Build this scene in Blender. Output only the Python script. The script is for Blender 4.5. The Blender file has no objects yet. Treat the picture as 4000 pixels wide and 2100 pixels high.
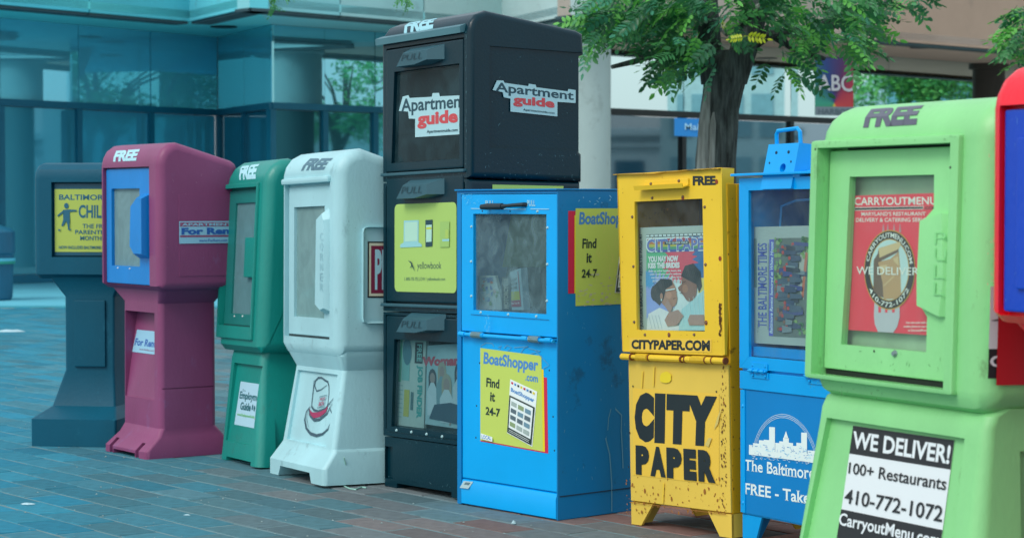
import bpy, bmesh, math, random
from mathutils import Vector, Matrix
random.seed(7)
D = bpy.data
SC = bpy.context.scene
COL = SC.collection
R = math.radians

# ------------------------------------------------------------------ camera, world, sun
FPX = 8000.0; EYE = 1.05; PIT = math.atan(250 / FPX)
cam = D.cameras.new('camera'); cam.sensor_width = 36; cam.lens = 72
cam.clip_start = 0.05; cam.clip_end = 2000
cam.dof.use_dof = True; cam.dof.focus_distance = 6.2; cam.dof.aperture_fstop = 8.0
co = D.objects.new('camera', cam); COL.objects.link(co)
co.location = (0, 0, EYE); co.rotation_euler = (math.pi / 2 - PIT, 0, 0)
SC.camera = co
SUN_EL, SUN_AZ = 46.0, 224.0            # azimuth clockwise from +Y
w = D.worlds.new('World'); SC.world = w; w.use_nodes = True
nt = w.node_tree; nt.nodes.clear()
out = nt.nodes.new('ShaderNodeOutputWorld'); bg = nt.nodes.new('ShaderNodeBackground')
sky = nt.nodes.new('ShaderNodeTexSky'); sky.sky_type = 'NISHITA'; sky.sun_disc = False
sky.sun_elevation = R(SUN_EL); sky.sun_rotation = R(SUN_AZ); sky.dust_density = 4.0; sky.air_density = 1.3; sky.ozone_density = 2.0
bg.inputs['Strength'].default_value = 0.14
mxs = nt.nodes.new('ShaderNodeMix'); mxs.data_type = 'RGBA'; mxs.inputs[0].default_value = .55; mxs.inputs[7].default_value = (8.4, 9.4, 9.8, 1)   # high overcast veil over the clear sky
nt.links.new(sky.outputs[0], mxs.inputs[6]); nt.links.new(mxs.outputs[2], bg.inputs[0]); nt.links.new(bg.outputs[0], out.inputs[0])
sl = D.lights.new('sun', 'SUN'); sl.energy = 1.3; sl.angle = R(22); sl.color = (1.0, 0.96, 0.9)
so = D.objects.new('sun', sl); COL.objects.link(so)
sdir = Vector((math.sin(R(SUN_AZ)) * math.cos(R(SUN_EL)), math.cos(R(SUN_AZ)) * math.cos(R(SUN_EL)), math.sin(R(SUN_EL))))
so.rotation_euler = sdir.to_track_quat('Z', 'Y').to_euler(); so.location = (0, 0, 20)
SC.view_settings.view_transform = 'Standard'; SC.view_settings.look = 'None'
SC.view_settings.exposure = 0.0; SC.view_settings.gamma = 1.0; SC.view_settings.use_curve_mapping = False
SC.render.engine = 'CYCLES'
SC.cycles.max_bounces = 8; SC.cycles.transparent_max_bounces = 12; SC.cycles.caustics_reflective = False; SC.cycles.caustics_refractive = False

# ------------------------------------------------------------------ materials
def lin(c):
    c /= 255.0
    return c / 12.92 if c <= 0.04045 else ((c + 0.055) / 1.055) ** 2.4
def C3(rgb, k=1.0): return tuple(min(0.9, lin(v) * k) for v in rgb)
MATS = {}
def mat(name, rgb, rough=0.5, k=1.0, metal=0.0, spec=0.5, var=0.08, vscale=6.0, dirt=0.0, dirtcol=(60, 55, 45), dscale=14.0, bump=0.0, bscale=80.0, coat=0.0, thr=0.62, stretch=None):
    key = (name,)
    if key in MATS: return MATS[key]
    m = D.materials.new(name); m.use_nodes = True
    n = m.node_tree.nodes; L = m.node_tree.links; b = n['Principled BSDF']
    c = C3(rgb, k)
    b.inputs['Roughness'].default_value = rough; b.inputs['Metallic'].default_value = metal
    b.inputs['Specular IOR Level'].default_value = spec; b.inputs['Coat Weight'].default_value = coat
    b.inputs['Coat Roughness'].default_value = 0.15
    b.inputs['Base Color'].default_value = (*c, 1)
    if var > 0 or dirt > 0 or bump > 0:
        tc = n.new('ShaderNodeTexCoord'); src = tc.outputs['Object']
        if stretch:
            mp = n.new('ShaderNodeMapping'); mp.inputs['Scale'].default_value = stretch
            L.new(src, mp.inputs[0]); src = mp.outputs[0]
        no = n.new('ShaderNodeTexNoise'); no.inputs['Scale'].default_value = vscale; no.inputs['Detail'].default_value = 5
        L.new(src, no.inputs['Vector'])
        mx = n.new('ShaderNodeMix'); mx.data_type = 'RGBA'
        mx.inputs[6].default_value = (*[v * (1 - var) for v in c], 1); mx.inputs[7].default_value = (*[min(.95, v * (1 + var)) for v in c], 1)
        mr = n.new('ShaderNodeMapRange'); mr.inputs[1].default_value = .3; mr.inputs[2].default_value = .7
        L.new(no.outputs['Fac'], mr.inputs[0]); L.new(mr.outputs[0], mx.inputs[0])
        o = mx.outputs[2]
        if dirt > 0:
            n2 = n.new('ShaderNodeTexNoise'); n2.inputs['Scale'].default_value = dscale; n2.inputs['Detail'].default_value = 9; n2.inputs['Roughness'].default_value = .7
            L.new(src, n2.inputs['Vector'])
            m2 = n.new('ShaderNodeMapRange'); m2.inputs[1].default_value = thr; m2.inputs[2].default_value = thr + .08
            m2.inputs[4].default_value = dirt; L.new(n2.outputs['Fac'], m2.inputs[0])
            mx2 = n.new('ShaderNodeMix'); mx2.data_type = 'RGBA'; mx2.inputs[7].default_value = (*C3(dirtcol), 1)
            L.new(m2.outputs[0], mx2.inputs[0]); L.new(o, mx2.inputs[6]); o = mx2.outputs[2]
        L.new(o, b.inputs['Base Color'])
        if bump > 0:
            n3 = n.new('ShaderNodeTexNoise'); n3.inputs['Scale'].default_value = bscale; n3.inputs['Detail'].default_value = 4
            L.new(src, n3.inputs['Vector'])
            bp = n.new('ShaderNodeBump'); bp.inputs['Strength'].default_value = bump; bp.inputs['Distance'].default_value = .004
            L.new(n3.outputs['Fac'], bp.inputs['Height']); L.new(bp.outputs[0], b.inputs['Normal'])
    MATS[key] = m
    return m
def ink(name, rgb, rough=0.55, k=0.95, var=0.0): return mat('print_' + name, rgb, rough, k, var=var)
def glass(name, tint=(.8, .9, .9), haze=0.1, hazecol=(.5, .55, .55), smear=0.0, scale=9.0):
    m = D.materials.new(name); m.use_nodes = True; n = m.node_tree.nodes; L = m.node_tree.links; n.clear()
    o = n.new('ShaderNodeOutputMaterial'); tr = n.new('ShaderNodeBsdfTransparent'); gl = n.new('ShaderNodeBsdfGlossy'); df = n.new('ShaderNodeBsdfDiffuse')
    tr.inputs[0].default_value = (*tint, 1); gl.inputs['Roughness'].default_value = .06; df.inputs[0].default_value = (*hazecol, 1)
    lw = n.new('ShaderNodeLayerWeight'); lw.inputs[0].default_value = .5; pw_ = n.new('ShaderNodeMath'); pw_.operation = 'POWER'; pw_.inputs[1].default_value = 5; L.new(lw.outputs['Facing'], pw_.inputs[0])
    fr = n.new('ShaderNodeMapRange'); fr.inputs[3].default_value = .02; fr.inputs[4].default_value = .6; L.new(pw_.outputs[0], fr.inputs[0])
    m1 = n.new('ShaderNodeMixShader'); m2 = n.new('ShaderNodeMixShader')
    m1.inputs[0].default_value = haze
    if smear > 0:
        tc = n.new('ShaderNodeTexCoord'); mp = n.new('ShaderNodeMapping'); mp.inputs['Scale'].default_value = (1, 1, .8)
        no = n.new('ShaderNodeTexNoise'); no.inputs['Scale'].default_value = scale; no.inputs['Detail'].default_value = 8; no.inputs['Roughness'].default_value = .6; no.inputs['Distortion'].default_value = 1.2
        L.new(tc.outputs['Object'], mp.inputs[0]); L.new(mp.outputs[0], no.inputs['Vector'])
        mr = n.new('ShaderNodeMapRange'); mr.inputs[1].default_value = .4; mr.inputs[2].default_value = .68; mr.inputs[3].default_value = haze; mr.inputs[4].default_value = min(.95, haze + smear)
        L.new(no.outputs['Fac'], mr.inputs[0]); L.new(mr.outputs[0], m1.inputs[0])
    L.new(tr.outputs[0], m1.inputs[1]); L.new(df.outputs[0], m1.inputs[2])
    L.new(fr.outputs[0], m2.inputs[0]); L.new(m1.outputs[0], m2.inputs[1]); L.new(gl.outputs[0], m2.inputs[2]); L.new(m2.outputs[0], o.inputs[0])
    return m

# ------------------------------------------------------------------ helpers
def tag(o, label=None, cat=None, group=None, kind=None):
    if label: o['label'] = label
    if cat: o['category'] = cat
    if group: o['group'] = group
    if kind: o['kind'] = kind
    return o
def link(name, me, parent=None):
    o = D.objects.new(name, me); COL.objects.link(o)
    if parent is not None: o.parent = parent
    return o
def mesh(name, V, Fc, mats, parent=None, ang=32, mi=None):
    me = D.meshes.new(name); me.from_pydata([tuple(v) for v in V], [], Fc)
    for m in (mats if isinstance(mats, (list, tuple)) else [mats]): me.materials.append(m)
    if mi:
        for p, i in zip(me.polygons, mi): p.material_index = i
    fix(me, ang)
    o = link(name, me, parent)
    if ang and len(Fc) > 8: wn(o)
    return o
def wn(o): md = o.modifiers.new('normals', 'WEIGHTED_NORMAL'); md.keep_sharp = True; md.weight = 80
def fix(me, ang=32, recalc=True):
    if recalc:
        bm = bmesh.new(); bm.from_mesh(me); bmesh.ops.recalc_face_normals(bm, faces=bm.faces); bm.to_mesh(me); bm.free()
    if ang:
        for p in me.polygons: p.use_smooth = True
        me.set_sharp_from_angle(angle=R(ang))
def empty(name, loc, rot=(0, 0, 0)):
    o = D.objects.new(name, None); o.empty_display_size = .1; COL.objects.link(o); o.location = loc; o.rotation_euler = rot
    return o
class G:
    """collects plain shapes that become ONE mesh"""
    def __init__(s): s.V = []; s.F = []; s.M = []
    def add(s, V, F, mi=0):
        b = len(s.V); s.V += [tuple(v) for v in V]; s.F += [[i + b for i in f] for f in F]; s.M += [mi] * len(F); return s
    def box(s, x0, x1, y0, y1, z0, z1, bev=0.0, mi=0, rot=None):
        if bev > 0:
            bm = bmesh.new(); bmesh.ops.create_cube(bm, size=1)
            for v in bm.verts: v.co = Vector(((x0 + x1) / 2 + v.co.x * (x1 - x0), (y0 + y1) / 2 + v.co.y * (y1 - y0), (z0 + z1) / 2 + v.co.z * (z1 - z0)))
            bmesh.ops.bevel(bm, geom=bm.edges[:], offset=bev, segments=2, affect='EDGES', profile=.6)
            bm.verts.index_update(); V = [v.co.copy() for v in bm.verts]; F = [[v.index for v in f.verts] for f in bm.faces]; bm.free()
        else:
            V = [Vector((x, y, z)) for x in (x0, x1) for y in (y0, y1) for z in (z0, z1)]
            F = [[0, 1, 3, 2], [4, 6, 7, 5], [0, 4, 5, 1], [2, 3, 7, 6], [0, 2, 6, 4], [1, 5, 7, 3]]
        if rot is not None: V = [rot @ v for v in V]
        return s.add(V, F, mi)
    def tube(s, pts, r, n=8, mi=0, cap=True):
        pts = [Vector(p) for p in pts]; rr = r if isinstance(r, (list, tuple)) else [r] * len(pts)
        V = []; F = []
        for i, p in enumerate(pts):
            t = (pts[min(i + 1, len(pts) - 1)] - pts[max(i - 1, 0)]).normalized()
            if i == 0: a = t.orthogonal().normalized()
            else:
                a = (a - t * a.dot(t)); a = a.normalized() if a.length > 1e-6 else t.orthogonal().normalized()
            b = t.cross(a)
            for k in range(n):
                q = 2 * math.pi * k / n; V.append(p + (a * math.cos(q) + b * math.sin(q)) * rr[i])
        for i in range(len(pts) - 1):
            for k in range(n):
                F.append([i * n + k, i * n + (k + 1) % n, (i + 1) * n + (k + 1) % n, (i + 1) * n + k])
        if cap: F += [list(range(n))[::-1], [len(V) - n + k for k in range(n)]]
        return s.add(V, F, mi)
    def prismpoly(s, P, f0, f1, mi=0):
        """polygon P mapped by two functions, joined"""
        n = len(P); V = [f0(*p) for p in P] + [f1(*p) for p in P]
        F = [list(range(n)), list(range(n, 2 * n))[::-1]] + [[i, (i + 1) % n, n + (i + 1) % n, n + i] for i in range(n)]
        return s.add(V, F, mi)
    def lathe(s, prof, cx, cy, n=16, mi=0):
        V = []; F = []
        for r, z in prof:
            for k in range(n): V.append((cx + r * math.cos(2 * math.pi * k / n), cy + r * math.sin(2 * math.pi * k / n), z))
        for i in range(len(prof) - 1):
            for k in range(n): F.append([i * n + k, i * n + (k + 1) % n, (i + 1) * n + (k + 1) % n, (i + 1) * n + k])
        F += [list(range(n))[::-1], [len(V) - n + k for k in range(n)]]
        return s.add(V, F, mi)
    def obj(s, name, mats, parent=None, ang=32): return mesh(name, s.V, s.F, mats, parent, ang, s.M)
def inset(P, d):
    n = len(P); out = []
    A = sum(P[i][0] * P[(i + 1) % n][1] - P[(i + 1) % n][0] * P[i][1] for i in range(n)); sg = 1 if A > 0 else -1
    for i in range(n):
        a, b, c = Vector(P[i - 1]), Vector(P[i]), Vector(P[(i + 1) % n])
        e1 = (b - a).normalized(); e2 = (c - b).normalized()
        n1 = Vector((-e1.y, e1.x)) * sg; n2 = Vector((-e2.y, e2.x)) * sg
        m = (n1 + n2).normalized(); out.append(tuple(b + m * d / max(.35, m.dot(n1))))
    return out
def prism(P, x0, x1, bev=.03, seg=4):
    """side profile P (y,z) swept along x with rounded side edges"""
    g = G(); rings = []
    for k in range(seg, -1, -1):
        a = k * math.pi / 2 / seg; rings.append((x0 + bev * (1 - math.sin(a)), inset(P, bev * (1 - math.cos(a)))))
    rings = [(x0 + bev * (1 - math.sin(k * math.pi / 2 / seg)), inset(P, bev * (1 - math.cos(k * math.pi / 2 / seg)))) for k in range(seg, -1, -1)]
    rings += [(x1 - bev * (1 - math.sin(k * math.pi / 2 / seg)), inset(P, bev * (1 - math.cos(k * math.pi / 2 / seg)))) for k in range(0, seg + 1)]
    n = len(P); V = [(x, p[0], p[1]) for x, pp in rings for p in pp]; F = []
    for i in range(len(rings) - 1):
        for k in range(n): F.append([i * n + k, i * n + (k + 1) % n, (i + 1) * n + (k + 1) % n, (i + 1) * n + k])
    F += [list(range(n))[::-1], [len(V) - n + k for k in range(n)]]
    return g.add(V, F)
def loft(secs, seg=4):
    """secs: (z, x0, x1, y0, y1, r)"""
    g = G(); V = []; F = []; n = 4 * (seg + 1)
    for z, x0, x1, y0, y1, r in secs:
        for cx, cy, a0 in ((x1 - r, y1 - r, 0), (x0 + r, y1 - r, 90), (x0 + r, y0 + r, 180), (x1 - r, y0 + r, 270)):
            for k in range(seg + 1):
                a = R(a0 + 90 * k / seg); V.append((cx + r * math.cos(a), cy + r * math.sin(a), z))
    for i in range(len(secs) - 1):
        for k in range(n): F.append([i * n + k, i * n + (k + 1) % n, (i + 1) * n + (k + 1) % n, (i + 1) * n + k])
    F += [list(range(n))[::-1], [len(V) - n + k for k in range(n)]]
    return g.add(V, F)
def boxg(*a, **k): return G().box(*a, **k)
def cut(o, cutters, ang=32):
    tmp = []; o.modifiers.clear()
    for g in cutters:
        t = mesh('cutter', g.V, g.F, o.data.materials[0], o.parent, 0); tmp.append(t)
        md = o.modifiers.new('b', 'BOOLEAN'); md.operation = 'DIFFERENCE'; md.solver = 'EXACT'; md.object = t
    bpy.context.view_layer.update()
    dg = bpy.context.evaluated_depsgraph_get(); me = D.meshes.new_from_object(o.evaluated_get(dg))
    o.modifiers.clear(); old = o.data; o.data = me; D.meshes.remove(old)
    for t in tmp:
        tm = t.data; D.objects.remove(t); D.meshes.remove(tm)
    while len(me.materials) > 1: me.materials.pop()
    for p in me.polygons: p.material_index = 0
    fix(me, ang, False); wn(o)
    return o

# picture measurements -> places on a plane of the thing itself
CR = {'c2': (0, 500, 1.5025), 'c3': (0, 1100, 1.3525), 'c4': (750, 500, 1.5025), 'c5': (750, 1200, 1.5025), 'c6': (1400, 0, 1.69), 'c7': (1450, 700, 1.931), 'c8': (1450, 1300, 1.69),
      'r1': (2200, 0, 1.932), 'r2': (2350, 600, 1.69), 'r3': (2350, 1300, 1.69), 'r4': (2800, 450, 2.458), 'r5': (2850, 850, 1.8025), 'r6': (3100, 300, 1.69), 'r7': (3100, 1100, 1.352),
      'r8': (3200, 0, 2.704), 'k': (3150, 700, 1.9317), 'm': (1850, 750, 2.4575), 'F': (0, 0, .644), '': (0, 0, 1)}
def ray(c, x, y):
    a, b, s = CR[c]; x = (a + x / s - 2000) / FPX; y = -(b + y / s - 1050) / FPX
    return Vector((x, math.cos(PIT) + y * math.sin(PIT), -math.sin(PIT) + y * math.cos(PIT)))
def onz(c, x, y, z):
    r = ray(c, x, y); t = (z - EYE) / r.z; return Vector((r.x * t, r.y * t, z))
def ondist(c, x, y, d):
    r = ray(c, x, y); t = d / r.y; return Vector((r.x * t, d, EYE + r.z * t))
class Pose:
    def __init__(s, name, X, Y, th, roll=0, pitch=0):
        s.o = empty(name, (X, Y, 0), (pitch, roll, -R(th)))
        s.M = Matrix.Rotation(-R(th), 3, 'Z') @ Matrix.Rotation(roll, 3, 'Y') @ Matrix.Rotation(pitch, 3, 'X')
        s.c = s.M.transposed() @ (Vector((0, 0, EYE)) - Vector((X, Y, 0)))
    def f(s, c, x, y, yy=0.0):
        d = s.M.transposed() @ ray(c, x, y); t = (yy - s.c.y) / d.y; p = s.c + d * t; return (p.x, p.z)
    def sd(s, c, x, y, xx):
        d = s.M.transposed() @ ray(c, x, y); t = (xx - s.c.x) / d.x; p = s.c + d * t; return (p.y, p.z)
def pose_g(name, gp, th, roll=0, pitch=0, gy=0):
    g = onz('', gp[0], gp[1], 0); Rz = Matrix.Rotation(-R(th), 3, 'Z'); O = g - Rz @ Vector((0, gy, 0))
    return Pose(name, O.x, O.y, th, roll, pitch)

# flat print: polygons, strokes and lettering laid on a face
_tc = {}
def text_geo(s, bold=0.0, shear=0.0, sp=1.0, serif=False):
    key = (s, bold, shear, sp, serif)
    if key in _tc: return _tc[key]
    cu = D.curves.new('t', 'FONT'); cu.body = s; cu.size = 1; cu.offset = bold; cu.space_character = sp; cu.resolution_u = 3
    ob = D.objects.new('t', cu); me = ob.to_mesh()
    V = [(v.co.x, v.co.y) for v in me.vertices]; F = [list(p.vertices) for p in me.polygons]
    if serif:
        from collections import Counter
        ec = Counter()
        for f in F:
            for i in range(len(f)): ec[tuple(sorted((f[i], f[(i + 1) % len(f)])))] += 1
        ys = sorted(v[1] for v in V)
        for (a, b), cnt in list(ec.items()):
            if cnt != 1: continue
            A, B = V[a], V[b]
            if abs(A[1] - B[1]) < .004 and .03 < abs(A[0] - B[0]) < .2:
                x0, x1 = min(A[0], B[0]) - .05, max(A[0], B[0]) + .05; y = A[1]
                dn = y > .3; y0, y1 = (y - .045, y) if dn else (y, y + .045)
                n = len(V); V += [(x0, y0), (x1, y0), (x1, y1), (x0, y1)]; F.append([n, n + 1, n + 2, n + 3])
    V = [(x + shear * y, y) for x, y in V]
    ob.to_mesh_clear(); D.objects.remove(ob); D.curves.remove(cu)
    if not V: V = [(0, 0), (1, 0), (1, 1)]; F = []
    x0 = min(v[0] for v in V); x1 = max(v[0] for v in V); y0 = min(v[1] for v in V); y1 = max(v[1] for v in V)
    V = [((x - x0) / (x1 - x0), (y - y0) / (y1 - y0)) for x, y in V]
    _tc[key] = (V, F); return V, F
def quadmap(q):
    tl, tr, br, bl = [Vector(p) for p in q]
    return lambda a, b: tuple((bl * (1 - a) + br * a) * (1 - b) + (tl * (1 - a) + tr * a) * b)
class Dec:
    def __init__(s, name, parent, mp, bis=None): s.name = name; s.p = parent; s.mp = mp; s.V = []; s.F = []; s.M = []; s.mats = []; s.h = []; s.bis = bis; s.top = 1
    def mi(s, m):
        if m not in s.mats: s.mats.append(m)
        return s.mats.index(m)
    def add(s, V, F, m, h):
        b = len(s.V); s.V += [tuple(v) for v in V]; s.h += [h] * len(V); s.F += [[i + b for i in f] for f in F]; s.M += [s.mi(m)] * len(F)
    def poly(s, P, m, layer=None):
        if layer is None: layer = s.top; s.top += 1
        s.add(P, [list(range(len(P)))], m, layer); return s
    def stroke(s, P, w, m, closed=False, layer=None):
        P = [Vector(p) for p in P]; n = len(P); V = []
        for i in range(n):
            a = P[i - 1] if (i > 0 or closed) else P[i]; c = P[(i + 1) % n] if (i < n - 1 or closed) else P[i]
            t = (c - a).normalized(); nn = Vector((-t.y, t.x)); ww = (w[i] if isinstance(w, (list, tuple)) else w) / 2
            V += [P[i] + nn * ww, P[i] - nn * ww]
        F = [[2 * i, 2 * i + 1, 2 * ((i + 1) % n) + 1, 2 * ((i + 1) % n)] for i in range(n if closed else n - 1)]
        if layer is None: layer = s.top; s.top += 1
        s.add(V, F, m, layer); return s
    def ell(s, cx, cy, rx, ry, m, n=20, layer=None, a0=0):
        return s.poly([(cx + rx * math.cos(2 * math.pi * k / n) , cy + ry * math.sin(2 * math.pi * k / n)) for k in range(n)], m, layer)
    def text(s, t, q, m, bold=0.0, shear=0.0, sp=1.0, serif=False, layer=None, warp=None):
        V, F = text_geo(t, bold, shear, sp, serif); f = warp or quadmap(q)
        if layer is None: layer = s.top; s.top += 1
        s.add([f(*v) for v in V], F, m, layer); return s
    def build(s, lh=.00035, base=.0008):
        me = D.meshes.new(s.name)
        if s.bis:
            bm = bmesh.new(); vs = [bm.verts.new((v[0], v[1], h)) for v, h in zip(s.V, s.h)]
            for f, m in zip(s.F, s.M):
                try: bf = bm.faces.new([vs[i] for i in f]); bf.material_index = m
                except ValueError: pass
            for b in s.bis: bmesh.ops.bisect_plane(bm, geom=bm.verts[:] + bm.edges[:] + bm.faces[:], plane_co=(0, b, 0), plane_no=(0, 1, 0))
            for v in bm.verts: v.co = Vector(s.mp(v.co.x, v.co.y, base + v.co.z * lh))
            bm.to_mesh(me); bm.free()
        else:
            me.from_pydata([s.mp(v[0], v[1], base + h * lh) for v, h in zip(s.V, s.h)], [], s.F)
            for p, i in zip(me.polygons, s.M): p.material_index = i
        for m in s.mats: me.materials.append(m)
        return link(s.name, me, s.p)
def mfront(y=0.0): return lambda u, v, h: (u, y - h, v)
def mside(x): return lambda u, v, h: (x + h, u, v)
def Q(pose, c, pts, y=0.0): return [pose.f(c, *p, y) for p in pts]
def QS(pose, c, pts, x): return [pose.sd(c, *p, x) for p in pts]
def profmap(prof, x0):
    """arc length along a (y,z) profile; v=0 at its first point"""
    P = [Vector(p) for p in prof]; L = [0]
    for a, b in zip(P, P[1:]): L.append(L[-1] + (b - a).length)
    def f(u, v, h):
        v = max(0, min(L[-1] - 1e-6, v)); i = max(j for j in range(len(L)) if L[j] <= v); i = min(i, len(P) - 2)
        t = (v - L[i]) / (L[i + 1] - L[i]); p = P[i].lerp(P[i + 1], t); d = (P[i + 1] - P[i]).normalized(); n = Vector((-d.y, d.x))
        return (u, p.x + n.x * h, p.y + n.y * h)
    return f, L
WHITE = ink('white', (235, 240, 240)); BLACK = ink('black', (28, 30, 34)); TEALWHITE = ink('pale_teal', (172, 222, 235)); 
YEL = ink('yellow', (200, 215, 75)); RED = ink('red', (215, 35, 60)); 
def screw(g, x, y, z, r=.004, d=.003, mi=0):
    """domed screw head facing -y"""
    V = []; n = 8
    for k in range(n): V.append((x + r * math.cos(2 * math.pi * k / n), y, z + r * math.sin(2 * math.pi * k / n)))
    for k in range(n): V.append((x + .6 * r * math.cos(2 * math.pi * k / n), y - d, z + .6 * r * math.sin(2 * math.pi * k / n)))
    g.add(V, [[k, (k + 1) % n, n + (k + 1) % n, n + k] for k in range(n)] + [[n + k for k in range(n)]], mi)
_sm = {}
def screws(name, P, pts, m, r=.004, d=.003):
    """each screw head an object of its own, sharing one mesh"""
    key = (m.name, r, d)
    if key not in _sm:
        g = G(); screw(g, 0, 0, 0, r, d); me = D.meshes.new(name); me.from_pydata(g.V, [], g.F); me.materials.append(m); fix(me, 50); _sm[key] = me
    for q in pts: o = link(name, _sm[key], P.o); o.location = q
def roofq(P, c, pts, prof):
    """picture points -> (x, arc length) on a curved profile"""
    fm, L = profmap(prof, 0); out = []
    top = L[max(range(len(prof)), key=lambda i: prof[i][1])]
    for q in pts:
        best = None
        for k in range(201):
            v = top * k / 200; _, y, z = fm(0, v, 0); u, zz = P.f(c, *q, y); e = abs(zz - z)
            if best is None or e < best[0]: best = (e, u, v)
        out.append((best[1], best[2]))
    return out
def poly_slab(P, y0, y1, mi=0):
    return G().prismpoly(P, lambda u, v: (u, y0, v), lambda u, v: (u, y1, v), mi)

# ------------------------------------------------------------------ ground and paving
def ramp(stops, t):
    t = max(stops[0][0], min(stops[-1][0], t))
    for (a, ca), (b, cb) in zip(stops, stops[1:]):
        if t <= b: f = (t - a) / (b - a); return tuple(x + (y - x) * f for x, y in zip(ca, cb))
    return stops[-1][1]
walkm = mat('walk_concrete', (92, 178, 198), .85, 1.0, var=.1, vscale=.8, bump=.3)  # teal wash of the left side put into the concrete colour
gm = mat('far_ground', (170, 176, 176), .9, .9, var=.15, vscale=.2)
o = mesh('ground', [(-300, -300, -.06), (300, -300, -.06), (300, 300, -.06), (-300, 300, -.06)], [[0, 1, 2, 3]], gm, None, 0); tag(o, kind='structure')
g = boxg(-30, -2.6, 21.15, 60, -.05, -.004); o = g.obj('pavement', walkm, None, 0); tag(o, kind='structure')
g = boxg(-2.59, 30, 21.15, 60, -.05, -.004); o = g.obj('bounce_paving', mat('walk_concrete_pale', (196, 194, 186), .85, .9, var=.1, vscale=.8, bump=.3), None, 0); tag(o, kind='structure')  # hidden slab split off, kept grey to bounce warmer light onto the soffit
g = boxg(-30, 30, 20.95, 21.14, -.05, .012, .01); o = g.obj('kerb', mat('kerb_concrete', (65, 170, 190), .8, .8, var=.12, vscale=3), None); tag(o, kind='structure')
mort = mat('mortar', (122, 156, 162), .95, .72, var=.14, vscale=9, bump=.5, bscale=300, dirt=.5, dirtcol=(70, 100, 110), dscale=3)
o = boxg(-30, 30, -20, 20.94, -.05, -.0022).obj('brick_paving', mort, None, 0); paving = tag(o, kind='structure')
BA = R(-51.5); bu = Vector((math.cos(BA), math.sin(BA), 0)); bv = Vector((-math.sin(BA), math.cos(BA), 0)); BL, BW, JT = .285, .142, .0095
STOPS_R = [(0, (50, 138, 162)), (.12, (72, 133, 150)), (.25, (96, 126, 134)), (.42, (116, 119, 121)), (.55, (130, 112, 109)), (.68, (142, 108, 99)), (1, (148, 104, 92))]  # hazy teal wash from the left graded into the brick colours
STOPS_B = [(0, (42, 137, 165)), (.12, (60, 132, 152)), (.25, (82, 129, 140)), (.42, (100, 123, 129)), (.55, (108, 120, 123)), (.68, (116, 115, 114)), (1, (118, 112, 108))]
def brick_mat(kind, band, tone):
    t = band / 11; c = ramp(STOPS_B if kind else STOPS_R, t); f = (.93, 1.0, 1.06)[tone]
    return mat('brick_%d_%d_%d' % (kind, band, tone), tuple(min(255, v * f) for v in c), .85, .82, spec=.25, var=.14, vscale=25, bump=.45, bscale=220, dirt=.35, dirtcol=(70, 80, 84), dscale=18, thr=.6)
def brick_shape(rg):
    l, wd = BL - JT, BW - JT; c = .0035; V = []
    for z, i in ((-.03, 0), (-.003, 0), (0, c)):
        for sx, sy in ((-1, -1), (1, -1), (1, 1), (-1, 1)): V.append((sx * (l / 2 - i) + rg.uniform(-.0012, .0012), sy * (wd / 2 - i) + rg.uniform(-.0012, .0012), z + (rg.uniform(-.0006, .0006) if z == 0 else 0)))
    F = [[8, 9, 10, 11]]
    for k in (0, 4): F += [[k + i, k + (i + 1) % 4, k + 4 + (i + 1) % 4, k + 4 + i] for i in range(4)]
    return V, F
rg = random.Random(3); shapes = []
for i in range(5):
    V, F = brick_shape(rg); me = D.meshes.new('brick'); me.from_pydata(V, [], F); me.materials.append(mort); fix(me, 0); shapes.append((me, V, F))
cells = []
for j in range(-200, 200):
    for i in range(-110, 110):
        p = bu * (i * BL + (BL / 2 if j % 2 else 0) + (j * 37 % 7 - 3) * .004) + bv * (j * BW)
        if not (4.6 < p.y < 20.85): continue
        px = 2000 + FPX * p.x / p.y; m_ = 700 if p.y < 8 else 350
        if px < -m_ or px > 4000 + m_: continue
        cells.append((p.y if -150 < px < 3150 and p.y > 6.35 else p.y + 30, p, px))
cells.sort(key=lambda t: t[0])
st = {}
for n, (k_, p, px) in enumerate(cells):
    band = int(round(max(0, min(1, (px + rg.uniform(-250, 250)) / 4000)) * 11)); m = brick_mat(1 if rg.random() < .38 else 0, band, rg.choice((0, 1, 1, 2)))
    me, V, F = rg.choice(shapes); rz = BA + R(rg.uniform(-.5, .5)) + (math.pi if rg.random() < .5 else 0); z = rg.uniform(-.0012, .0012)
    if n < 300:
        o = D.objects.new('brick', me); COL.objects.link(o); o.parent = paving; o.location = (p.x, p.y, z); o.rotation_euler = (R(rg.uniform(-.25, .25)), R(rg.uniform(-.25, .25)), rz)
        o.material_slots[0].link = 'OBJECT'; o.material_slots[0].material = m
    else:
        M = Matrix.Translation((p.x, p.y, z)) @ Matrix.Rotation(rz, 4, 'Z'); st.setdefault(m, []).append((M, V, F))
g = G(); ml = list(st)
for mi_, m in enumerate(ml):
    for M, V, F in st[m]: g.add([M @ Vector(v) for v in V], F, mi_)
o = g.obj('brick_field', ml, paving, 0); tag(o, kind='stuff')

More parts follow.
